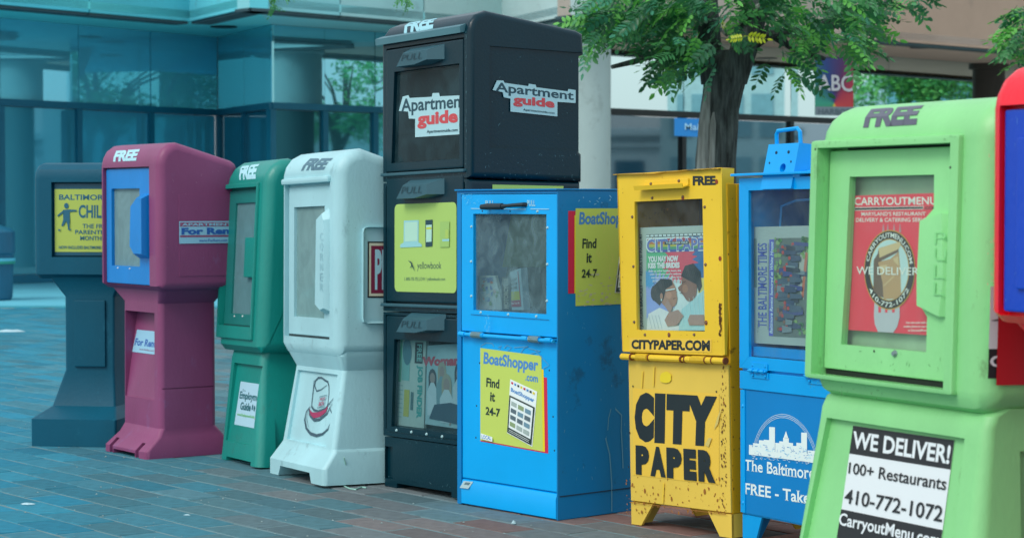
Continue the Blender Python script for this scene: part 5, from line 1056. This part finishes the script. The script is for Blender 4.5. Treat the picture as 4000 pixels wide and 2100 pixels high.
# ---- 8 blue metal box with coin mechanism
p = pose_g('newspaper_box', (2895, 2125), 60, -.01); tag(p.o, 'blue metal box with raised coin housing and city skyline print, behind the lime box', 'newspaper box', GR)
bb = metal('bright_blue', (0, 166, 242), .95, .3, .2, (0, 90, 150), .7); bp_ = metal('panel_blue', (0, 132, 206), .95, .4, .25, (0, 90, 150), .66)
WT = .45
o = boxg(-.008, WT + .008, .012, .4, .094, 1.128, .003).obj('cabinet', bb, p.o); cut(o, [boxg(.03, WT - .02, -.05, .38, .55, 1.1)])
boxg(.03, WT - .02, .36, .379, .56, 1.1).obj('back_panel', mat('inside_blue', (20, 60, 85), .8, .7), p.o)
G().box(-.025, WT + .02, -.02, .41, 1.138, 1.146, .002).obj('lid', bb, p.o)
for P in ([(-.006, .548), (.042, .585), (.042, 1.093), (-.006, 1.13)], [(-.006, 1.1305), (.0425, 1.0935), (WT - .045, 1.0935), (WT, 1.1305)], [(WT + .001, 1.13), (WT - .0445, 1.093), (WT - .0445, .585), (WT + .001, .548)], [(-.006, .5475), (.0425, .5845), (WT - .045, .5845), (WT, .5475)]):
    G().prismpoly(P, lambda u, v: (u, .0, v), lambda u, v: (u, .0115, v)).obj('door_bar', bb, p.o, 0)
pane(p, .038, WT - .03, .58, 1.1, .0085, glass('pane_clear2', tint=(.72, .84, .86), haze=.05, hazecol=(.3, .4, .42), smear=.12))
G().box(-.01, WT, .003, .0118, .483, .539, .002).obj('cross_band', bb, p.o); G().box(-.008, .0145, .004, .0118, .1, .48, .001).obj('corner_strip', bb, p.o); G().box(.015, WT, .0075, .0116, .1, .48).obj('print_panel', bp_, p.o)
for a in (.053, .33):
    g = G().box(a, a + .087, -.0035, -.0005, .545, .567).box(a, a + .087, -.0005, .0028, .521, .541); g.tube([(a - .008, -.006, .543), (a + .084, -.006, .543)], .0035, 8)
    for i in (0, .028, .056): g.tube([(a + i, -.006, .543), (a + i + .018, -.006, .543)], .006, 8)
    for x, z in ((a + .012, .559), (a + .075, .559), (a + .012, .529), (a + .075, .529)): screw(g, x, -.003, z, .005, .003)
    g.obj('hinge', bb, p.o)
screws('bolt', p, [(.004, .004, .43), (.004, .004, .13)], bb, .006, .003)
# coin housing, leaning back
tilt = lambda u, v: .0 + (v - 1.095) * .32
V = []; x0, x1, z0, z1 = .118, .268, 1.096, 1.232
o = mesh('coin_housing', [(x0, -.012, z0), (x1, -.012, z0), (x1, .05, z0), (x0, .05, z0), (x0 + .0, .02, z1), (x1 + .0, .02, z1), (x1 + .0, .105, z1 - .006), (x0 + .0, .105, z1 - .006), (x1, .06, 1.15), (x0, .06, 1.15)],
     [[0, 1, 5, 4], [3, 9, 8, 2], [9, 7, 6, 8], [4, 5, 6, 7], [1, 2, 8, 6, 5], [0, 4, 7, 9, 3], [0, 3, 2, 1]], bb, p.o, 0)
cut(o, [G().tube([(.21, -.1, 1.158), (.21, .3, 1.158)], .014, 14)], 20)
fy = lambda z: -.012 + (z - 1.096) * .235
g = G(); [screw(g, x, fy(z) - .0005, z, r_, .001) for x, z, r_ in ((.165, 1.205, .006), (.225, 1.205, .006), (.14, 1.175, .004), (.245, 1.176, .004))]; tag(g.obj('screw_holes', mat('hole_blue', (10, 50, 85), .6), p.o), kind='stuff')
g = G().tube([(.14, .035, 1.225), (.142, .032, 1.262), (.15, .031, 1.272), (.245, .031, 1.276), (.256, .032, 1.266), (.256, .035, 1.225)], .0065, 8); g.obj('pull_handle', bb, p.o)
g = G().tube([(.27, .05, 1.1455), (WT + .01, .05, 1.1465)], .006, 8).box(.268, .3, -.004, .03, 1.13, 1.1375); g.obj('lid_rod', bb, p.o)
g = G().tube([(.07, .1, .97), (.078, .1, 1.045), (.15, .1, 1.062), (.25, .1, 1.066), (.35, .1, 1.05), (.355, .1, .96)], .0045, 6); g.obj('strap', bb, p.o)
g = G().box(.03, WT - .02, .02, .12, .586, .615); g.obj('paper_tray', bb, p.o)
for P in ([(-.008, .0), (.052, .0), (.09, .0935), (-.008, .0935)], [(WT + .008, .0), (WT - .05, .0), (WT - .09, .0935), (WT + .008, .0935)]):
    s = P[0][0]; G().prismpoly(P, lambda u, v: (u, .012, v), lambda u, v: (u, .02, v)).prismpoly([(.0121, 0), (.07, 0), (.13, .0935), (.0121, .0935)], lambda y, z: (s, y, z), lambda y, z: (s + (.006 if s < .2 else -.006), y, z)).obj('leg', bb, p.o, 0)
    G().prismpoly([(.4, 0), (.34, 0), (.29, .0935), (.4, .0935)], lambda y, z: (s, y, z), lambda y, z: (s + (.006 if s < .2 else -.006), y, z)).obj('leg', bb, p.o, 0)
d = Dec('skyline_print', p.o, mfront(.0075)); sw = ink('skyline_white', (230, 250, 250)); sb = ink('skyline_mid', (139, 219, 250))
T = lambda s, q_, **k: d.text(s, Q(p, 'r3', q_, .0075), sw, **k)
T('The Baltimore Times', [(945, 832), (1640, 905), (1640, 1000), (945, 905)], bold=.012, serif=True); T('FREE - Take One', [(943, 985), (1570, 1075), (1570, 1160), (943, 1060)], bold=.018, serif=True)
cx, cz = .212, .255
for r_ in (.165, .16, .155): d.stroke([(cx + r_ * math.cos(a), cz + r_ * math.sin(a)) for a in [R(12 + i * 7.8) for i in range(21)]], .0012, sw)
rs = random.Random(31); sk = [(975, 735, 790), (1000, 725, 800), (1040, 705, 805), (1072, 702, 808), (1108, 618, 812), (1148, 722, 815), (1175, 712, 815), (1200, 690, 818), (1238, 722, 820), (1265, 742, 822), (1288, 722, 824), (1320, 655, 826), (1362, 772, 830), (1395, 775, 835), (1430, 778, 838)]
for (x, y0, y1), w_ in zip(sk, (26, 40, 34, 36, 38, 28, 30, 38, 28, 26, 34, 38, 36, 40, 40)): d.poly(Q(p, 'r3', [(x, y0), (x + w_, y0 + 3), (x + w_, y1 + 3), (x, y1)], .0075), sw)
d.poly(Q(p, 'r3', [(1204, 690), (1220, 645), (1234, 690)], .0075), sw)
d.poly(Q(p, 'r3', [(975, 772), (1450, 800), (1450, 860), (975, 800)], .0075), sw)
for _ in range(90): x = rs.uniform(985, 1440); y = 640 + (x - 975) * .05 + rs.uniform(90, 170); a, b = p.f('r3', x, y, .0075); d.stroke([(a, b), (a + rs.uniform(-.012, .012), b + rs.choice((0, rs.uniform(-.01, .01))))], rs.uniform(.0008, .0016), bp_ if rs.random() < .6 else sb, layer=40)
for _ in range(60): x = rs.uniform(985, 1440); y = 795 + (x - 975) * .1 + rs.uniform(0, 30); a, b = p.f('r3', x, y, .0075); d.stroke([(a, b), (a + rs.uniform(.003, .012), b)], .0012, sw, layer=41)
d.build(.00004, .0006)
def times(d, f, r0):
    P4 = lambda a, b, c, e_: [f(a, b), f(c, b), f(c, e_), f(a, e_)]
    nv = ink('times_blue', (99, 116, 196)); bar = ink('times_bar', (105, 110, 207)); gy = ink('times_grey', (122, 150, 145)); 
    d.poly(P4(.05, .9, .1, .48), gy); vt = lambda s, a, b, c, e_, m, **k: d.text(s, [f(a, b), f(a, e_), f(c, e_), f(c, b)], m, **k)
    vt('THE BALTIMORE TIMES', .12, .14, .27, .86, nv, bold=.012, serif=True)
    d.stroke([f(.29, .12), f(.29, .86)], .001, gy); d.stroke([f(.3, .12), f(.3, .86)], .001, gy); vt('Vol. 27 No. 32', .1, .09, .125, .2, gy)
    d.poly(P4(.31, .89, .385, .07), bar); vt('Baltimore Ravens honored at White House', .325, .09, .375, .87, sw, bold=.02, shear=.25)
    X0, X1, Z0, Z1 = .39, .93, .07, .9; rs = random.Random(17); d.poly(P4(X0, Z1, X1, Z0), ink('times_photo', (122, 133, 127)))
    gn_ = [ink('foliage_%d' % i, c) for i, c in enumerate(((120, 175, 115), (155, 190, 120), (90, 140, 100)))]; dkk = [ink('suit_%d' % i, c) for i, c in enumerate(((80, 95, 120), (95, 112, 130), (140, 155, 160), (72, 80, 92), (90, 98, 150)))]; cap = ink('cap_red', (213, 88, 88)); path = ink('path_pale', (207, 207, 190)); org = ink('path_orange', (224, 133, 105))
    d.poly([f(.8, .78), f(.9, .78), f(.88, .38), f(.78, .5)], path); d.poly([f(.88, .78), f(.92, .78), f(.88, .4), f(.84, .42)], org)
    for _ in range(70): a, b = rs.choice(((rs.uniform(.4, .5), rs.uniform(.5, .9)), (rs.uniform(.82, .93), rs.uniform(.74, .9)), (rs.uniform(.65, .93), rs.uniform(.07, .2)))); x, z = f(a, b); d.ell(x, z, rs.uniform(.004, .012), rs.uniform(.004, .01), rs.choice(gn_), 6, layer=30)
    for i in range(64):
        a = rs.uniform(.46, .72); b = rs.uniform(.09, .86); x, z = f(a, b); L_ = rs.uniform(.03, .075); wv = rs.uniform(.007, .013)
        d.poly([(x, z - wv), (x, z + wv), (x + L_, z + wv * .6), (x + L_, z - wv * .6)], rs.choice(dkk), layer=31 + i); d.ell(x - .006, z, .007, .006, rs.choice((cap, cap, ink('head', (150, 110, 95)))), 7, layer=31 + i)
    for i in range(5): d.stroke([f(.945 + i * .012, .1), f(.945 + i * .012, .9)], .0008, gy)
q = Q(p, 'r5', [(146, 66), (600, 54), (560, 905), (156, 880)], .03); paper('newspaper', p, q, .03, 'folded newspaper turned sideways in the blue coin box window, blue masthead', 'newspaper', mat('newsprint2', (196, 208, 200), .9, .9, var=.05), .02, deco=times)

# ---- 9 lime green box
p = Pose('newspaper_box', .651, 4.171, 62, 0, -.03); tag(p.o, 'large lime green plastic box with red carry-out menu poster, nearest of the row but one', 'newspaper box', GR)
lg = plastic('lime', (144, 222, 146), .88, .42, .35, (90, 120, 70)); lgi = plastic('lime_door', (150, 228, 152), .88, .42, .12, (90, 120, 70))
XR = .44
prof = [(0, .7), (0, 1.178), (.006, 1.205), (.02, 1.228), (.042, 1.245), (.07, 1.256), (.1, 1.26), (.39, 1.195), (.418, 1.178), (.43, 1.15), (.43, .7), (.41, .668), (.38, .655), (.04, .655), (.015, .668)]
o = prism(prof, -.108, XR, .05, 6).obj('cabinet', lg, p.o)
cut(o, [boxg(-.08, .337, -.05, .034, .7, 1.168), boxg(-.06, .32, .0, .38, .74, 1.14)])
o = boxg(-.107, .362, -.012, .012, .69, 1.184, .009).obj('door_rim', lg, p.o); cut(o, [boxg(-.081, .338, -.1, .1, .7, 1.168)])
o = loft([(.67, -.085, .43, .045, .39, .04), (.655, -.094, .428, .03, .39, .022), (.632, -.096, .428, .02, .39, .022), (.6, -.098, .43, .016, .39, .024), (.12, -.14, .46, -.05, .42, .045), (.0, -.15, .47, -.07, .43, .045)], 6).obj('pedestal', lg, p.o, 25)
yy = lambda z: .016 - (.6 - z) * .1375
cut(o, [G().prismpoly([(-.2, .16), (yy(.16) + .014, .16), (yy(.61) + .014, .61), (-.2, .61)], lambda y, z: (-.062 - (.6 - z) * .1, y, z), lambda y, z: (.37 + (.6 - z) * .05, y, z)), boxg(.415, .6, .1, .36, .15, .59)], 25)
qd = lambda c, x, y: p.f(c, x, y, .018)
wq = [qd('r6', 370, 660), qd('r6', 928, 645), qd('r6', 925, 870), qd('r6', 855, 950), qd('r6', 835, 1340), qd('r7', 668, 125), qd('r7', 705, 185), qd('r7', 700, 372), qd('r7', 250, 330), qd('r6', 340, 1340)]
door_panel(p, -.078, .335, .712, 1.163, .018, .034, wq, lgi, bev=.004)
ql = [(a + s * .0, b) for (a, b), s in zip(wq, [0] * 10)]
scuffs('scuffs', p, mfront(.0), (-.1, .36, .66, .698), 36, ink('scuff_olive', (96, 150, 96)), 51, (.0008, .0025), (.003, .02)); scuffs('scuffs', p, mside(XR), (.02, .4, .72, 1.14), 46, ink('scuff_olive', (96, 150, 96)), 52, (.0006, .002), (.002, .014)); scuffs('scuffs', p, mfront(.018), (-.06, .32, .715, .76), 18, ink('scuff_olive', (96, 150, 96)), 53, (.0006, .0018)); scuffs('scuffs', p, mfront(-.012), (-.1, .36, 1.17, 1.182), 24, ink('scuff_olive', (96, 150, 96)), 54, (.0005, .0014))
boxg(-.075, .334, .022, .033, .7005, .7115).obj('gap_shade_strip', mat('gap_shade_lime', (20, 34, 24), .9), p.o, 0); boxg(-.02, .334, .02, .033, 1.1635, 1.1675).obj('gap_shade_strip', MATS[('gap_shade_lime',)], p.o, 0)  # shade of the gaps below and above the door, as dark strips
# raised lip round the window on its left side and the pull grip on the right
G().prismpoly([qd('r6', 855, 950), qd('r6', 1035, 900), qd('r6', 1045, 1340), qd('r7', 812, 185), qd('r7', 668, 125), qd('r6', 835, 1340)], lambda u, v: (u, .0175, v), lambda u, v: (u + (.004 if u < .27 else -.012), .006, v)).obj('handle', lgi, p.o, 20)
d = Dec('embossing', p.o, mfront(.0055)); es = plastic('lime_shade', (138, 220, 142), .9)
for ch, y0, y1 in (('P', 1025, 1105), ('U', 1130, 1215)): d.text(ch, [p.f('r6', 935, y0, .006), p.f('r6', 1010, y0, .006), p.f('r6', 1010, y1, .006), p.f('r6', 932, y1, .006)], es, -.012)
for ch, y0, y1 in (('L', 1240, 1330), ('L', 1355, 1440)): d.text(ch, [p.f('r6', 930, y0, .006), p.f('r6', 1005, y0, .006), p.f('r6', 1002, y1, .006), p.f('r6', 928, y1, .006)], es, -.012)
d.build()
pane(p, min(a for a, b in wq) - .01, .32, min(b for a, b in wq) - .01, max(b for a, b in wq) + .01, .027, glass('pane_lime', tint=(.85, .95, .88), haze=.06, smear=.06))
boxg(-.055, .33, .05, .056, .73, 1.14).obj('back_panel', mat('fogged_back', (176, 208, 178), .35, .85, var=.25, vscale=7, dirt=.25, dirtcol=(160, 190, 160), dscale=12), p.o)
u, v = p.f('r7', 536, 379, .018); g = G(); screw(g, u, .0178, v, .0075, .006); g.obj('screw', mat('screw_grey', (150, 170, 175), .35, .8, metal=.5), p.o)
g = G()
for c, x, y in (('r7', 388, 366), ('r6', 174, 480), ('r6', 1067, 600)): u, v = p.f(c, x, y, .0); screw(g, u, .0175 if x == 388 else -.012, v, .0028, .001)
g.obj('pin_holes', BLACK, p.o)
PY = .036; kq = lambda x, y: p.f('k', x, y, PY)
d = Dec('poster', p.o, mfront(PY)); R1 = ink('menu_red', (250, 64, 89)); mw = ink('menu_white', (247, 250, 250)); mk = ink('menu_black', (32, 34, 40)); go = ink('menu_gold', (215, 165, 60))
T = lambda s, x, y, X, Y, m=mw, dy=0, **k: d.text(s, [kq(x, y), kq(X, y + dy), kq(X, Y + dy), kq(x, Y)], m, **k)
d.poly([kq(345, 125), kq(1010, 103), kq(960, 1178), kq(272, 1132), kq(318, 172)], R1)
T('CARRYOUTMENU', 364, 137, 985, 196, dy=-5, bold=.012); d.poly([kq(366, 212), kq(886, 203), kq(884, 226), kq(366, 236)], mw); d.poly([kq(369, 216), kq(882, 207), kq(881, 222), kq(369, 232)], mk); T('.COM', 890, 206, 985, 228, mk, bold=.03)
T("MARYLAND'S RESTAURANT", 418, 247, 902, 276, dy=-2, bold=.01); T('DELIVERY & CATERING SERVICE', 378, 292, 955, 322, dy=-2, bold=.01)
for x in (583, 617, 665, 710): d.poly([kq(x - 8, 400), kq(x - 1, 337), kq(x + 3, 337), kq(x + 10, 400)], ink('fork_pale', (205, 150, 165)))
d.poly([kq(518, 930), kq(708, 935), kq(708, 1040), kq(690, 1110), kq(660, 1156), kq(545, 1150), kq(520, 1090), kq(514, 1030)], ink('fork_grey', (200, 200, 215)))
for x in (558, 608, 662): d.poly([kq(x - 10, 960), kq(x + 10, 960), kq(x + 10, 1004), kq(x - 10, 1004)], R1)
c0 = kq(631, 683); rx = (kq(824, 683)[0] - kq(438, 683)[0]) / 2; rz = (kq(631, 383)[1] - kq(631, 985)[1]) / 2
d.ell(*c0, rx, rz, go, 48); d.ell(*c0, rx * .975, rz * .975, mk, 48); d.ell(*c0, rx * .775, rz * .775, go, 48); d.ell(*c0, rx * .75, rz * .755, ink('menu_pale', (200, 228, 236)), 48)
d.poly([kq(552, 520), kq(545, 560), kq(515, 610), kq(512, 840), kq(560, 885), kq(640, 905), kq(585, 780), kq(575, 620)], ink('bag_shadow', (112, 88, 76)))
d.poly([kq(548, 625), kq(640, 600), kq(705, 545), kq(718, 700), kq(722, 870), kq(680, 900), kq(590, 905), kq(582, 780)], ink('bag_tan', (200, 158, 118)))
d.poly([kq(552, 520), kq(712, 470), kq(722, 492), kq(705, 525), kq(560, 592)], ink('bag_light', (222, 192, 150)))
d.poly([kq(560, 592), kq(705, 525), kq(702, 548), kq(548, 628)], ink('bag_shadow', (112, 88, 76))); d.poly([kq(590, 800), kq(668, 725), kq(670, 735), kq(594, 806)], ink('bag_light', (222, 192, 150))); d.poly([kq(662, 600), kq(700, 580), kq(706, 655), kq(672, 620)], ink('bag_light', (222, 192, 150))); d.poly([kq(566, 650), kq(620, 645), kq(585, 720), kq(568, 720)], ink('bag_light', (222, 192, 150)))
def arc(s, a0, a1, rr0, rr1, m, flip=False, **k):
    def wf(t, h):
        a = R(a0 + (a1 - a0) * t); q_ = rr0 + (rr1 - rr0) * h; return (c0[0] + rx * q_ * math.cos(a), c0[1] + rz * q_ * math.sin(a))
    d.text(s, None, m, warp=wf, **k)
arc('CARRYOUTMENU.COM', 167, 12, .81, .935, mw, bold=.012); arc('410-772-1072', 214, 330, .935, .81, mw, bold=.012)
T('WE DELIVER', 388, 658, 858, 716, dy=8, bold=.005)
for i, s in enumerate(('Scan this code with your', 'mobile phone to see menus', 'at CarryoutMenu.com')): T(s, (760, 745, 778)[i], 1072 + i * 29, (950, 960, 958)[i], 1092 + i * 29, bold=.02)
d.build(.0001, .0004)
# base sticker
zz = lambda v: .016 - (.6 - v) * .1375 + .0138
def onp(x, y): 
    v = .5
    for _ in range(6): u, v = p.f('r7', x, y, zz(v))
    return (u, v)
d = Dec('sticker', p.o, lambda u, v, h: (u, zz(v) - h, v)); sq = [onp(318, 758), onp(852, 835), onp(772, 1450), onp(220, 1450)]
TL, TR, BR, BL_ = onp(318, 758), onp(852, 835), None, None
m1, m2 = onp(298, 905), onp(832, 990); n1, n2 = onp(256, 1198), onp(790, 1308); b1 = onp(232, 1350); b2 = onp(768, 1460)
d.poly([TL, TR, m2, n2, b2, b1, n1, m1], mw); bk3 = ink('sticker_black', (34, 36, 40)); sww = ink('sticker_white', (226, 234, 238)); d.poly([TL, TR, m2, n2, b2, b1, n1, m1], sww); d.poly([TL, TR, m2, m1], bk3); d.poly([n1, n2, b2, b1], bk3)
def PT(s, pts, m, **k): d.text(s, [onp(*t) for t in pts], m, **k)
PT('WE DELIVER!', [(322, 785), (838, 862), (826, 962), (314, 876)], sww, bold=.03); PT('100+ Restaurants', [(300, 950), (818, 1030), (808, 1100), (294, 1010)], bk3, bold=.012)
PT('410-772-1072', [(282, 1090), (798, 1182), (788, 1268), (272, 1165)], bk3, bold=.012); PT('CarryoutMenu.com', [(252, 1215), (786, 1330), (774, 1420), (242, 1300)], sww, bold=.02)
d.build()
fm_, L_ = profmap(prof[1:], 0); d = Dec('lettering', p.o, fm_, bis=L_[1:7]); d.text('FREE', roofq(p, 'r6', [(518, 216), (865, 190), (812, 318), (460, 338)], prof[1:]), ink('free_grey', (82, 84, 100), .3), .055, 0, .96); d.build()
d = Dec('side_sticker', p.o, mside(XR)); a, b = p.sd('r7', 1032, 225, XR); _, b2_ = p.sd('r7', 1032, 354, XR); _, b3 = p.sd('r7', 1032, 510, XR); d.poly([(a, .9), (a + .2, .9), (a + .2, b2_), (a, b2_)], sww); d.poly([(a, b2_), (a + .2, b2_), (a + .2, b3), (a, b3)], bk3)
d.text('410', [(a + .004, b + .012), (a + .12, b + .012), (a + .12, b2_ + .05), (a + .004, b2_ + .05)], bk3, .02); d.text('CarryoutMenu', [(a + .003, b2_ - .012), (a + .3, b2_ - .012), (a + .3, b3 + .015), (a + .003, b3 + .015)], sww, .03)
a, b = p.sd('r7', 1065, 545, XR); d.poly([(a, b), (a + .28, b), (a + .28, .95), (a, .95)], ink('deep_red', (190, 12, 30))); d.build()

# ---- 10 red box with blue door, at the right edge
p = Pose('newspaper_box', .86, 3.716, 60); tag(p.o, 'bright red plastic box with a dark blue door cut off by the right edge', 'newspaper box', GR)
rdm = plastic('red', (244, 22, 46), .95, .35, .12, (255, 120, 130)); rbd = plastic('deep_blue_door', (0, 66, 190), .95, .35, .25, (90, 130, 210))
prof = [(0, .855), (0, 1.225), (.006, 1.25), (.022, 1.277), (.05, 1.297), (.09, 1.307), (.3, 1.285), (.35, 1.26), (.37, 1.22), (.37, .86), (.345, .838), (.02, .838)]
o = prism(prof, 0, .5, .035).obj('cabinet', rdm, p.o); cut(o, [boxg(.032, .468, -.05, .024, .852, 1.228)])
door_panel(p, .036, .464, .858, 1.221, .008, .026, None, rbd); scuffs('scuffs', p, mfront(.008), (.04, .3, .87, 1.21), 60, ink('scuff_blue', (90, 140, 215)), 61, (.0005, .0014), (.003, .03)); scuffs('scuffs', p, mfront(.0), (.002, .03, .86, 1.22), 20, ink('scuff_rose', (255, 120, 130)), 62, (.0005, .0014)); G().box(.075, .43, .0, .009, .9, 1.17, .004).obj('door_relief', rbd, p.o)
loft([(.85, .03, .47, .03, .34, .03), (.838, .035, .465, .025, .34, .03), (.76, .11, .39, .06, .31, .02), (.1, .11, .39, .06, .31, .02), (.03, .07, .43, .0, .36, .02), (0, .07, .43, .0, .36, .02)]).obj('pedestal', rdm, p.o, 25)
fm_, L_ = profmap(prof[1:], 0); d = Dec('lettering', p.o, fm_, bis=L_[1:6]); d.text('FREE', [(.18, .075), (.36, .075), (.32, .02), (.14, .02)], TEALWHITE, .04, .12, .9); d.build()
# litter on the bricks
lit = mat('litter_pale', (170, 205, 215), .8); rs = random.Random(44)
for i, (c, x, y, s, lab) in enumerate((('c8', 942, 1252, .011, 'small crumpled white scrap on the bricks before the blue box'), ('c3', 148, 1171, .03, 'flat pale paper strip on the bricks at the lower left'), ('c3', 988, 1229, .016, 'small flat white scrap below the green box'), ('c3', 50, 262, .14, 'pale flattened cup lying on the bricks at the far left'))):
    pt = onz(c, x, y, .003); g = G(); n = 9; ring = [(pt.x + s * (1 if i != 0 else .8) * rs.uniform(.7, 1.1) * math.cos(6.283 * k / n), pt.y + s * rs.uniform(.35, .6) * math.sin(6.283 * k / n), .002) for k in range(n)]; tp_ = [(a * .5 + pt.x * .5, b * .5 + pt.y * .5, .003 + s * (.8 if i == 0 else .12) * rs.uniform(.6, 1)) for a, b, _ in ring]
    g.add(ring + tp_, [[k, (k + 1) % n, n + (k + 1) % n, n + k] for k in range(n)] + [[n + k for k in range(n)], list(range(n))[::-1]]); tag(g.obj('litter', lit, None, 0), lab, 'litter', 'litter on the bricks')
V = []; F = []
for _ in range(200):
    x = rs.uniform(-150, 3000); y = rs.uniform(1500, 2130); pt = onz('', x, y, .0); s = rs.uniform(.0012, .0045) * (pt.y / 7); b = len(V); V += [(pt.x - s, pt.y - s, .001), (pt.x + s, pt.y - s * .8, .001), (pt.x + s * .7, pt.y + s, .001), (pt.x - s, pt.y + s, .001), (pt.x, pt.y, .001 + s)]; F += [[b, b + 1, b + 4], [b + 1, b + 2, b + 4], [b + 2, b + 3, b + 4], [b + 3, b, b + 4]]
tag(mesh('grit', V, F, mat('grit', (130, 150, 150), .9, var=.3, vscale=60), None, 0), 'fine grit scattered over the brick paving', 'grit', kind='stuff')

# moving or fixed pieces of a door belong to that door
for root in [o for o in SC.objects if o.parent is None and o.name.split('.')[0] in ('newspaper_box', 'newspaper_rack')]:
    kids = list(root.children); doors = [k for k in kids if k.name.split('.')[0] == 'door']
    zr = lambda o: (min(v.co.z for v in o.data.vertices) + o.location.z, max(v.co.z for v in o.data.vertices) + o.location.z)
    if not doors: continue
    R_ = [(zr(d_), d_) for d_ in doors]
    for k in kids:
        if k.name.split('.')[0] in ('pane', 'handle', 'door_relief', 'screw', 'embossing', 'poster') and k.type == 'MESH':
            a, b = zr(k); c = (a + b) / 2
            for (z0, z1), d_ in R_:
                if z0 - .004 <= c <= z1 + .004: k.parent = d_; break
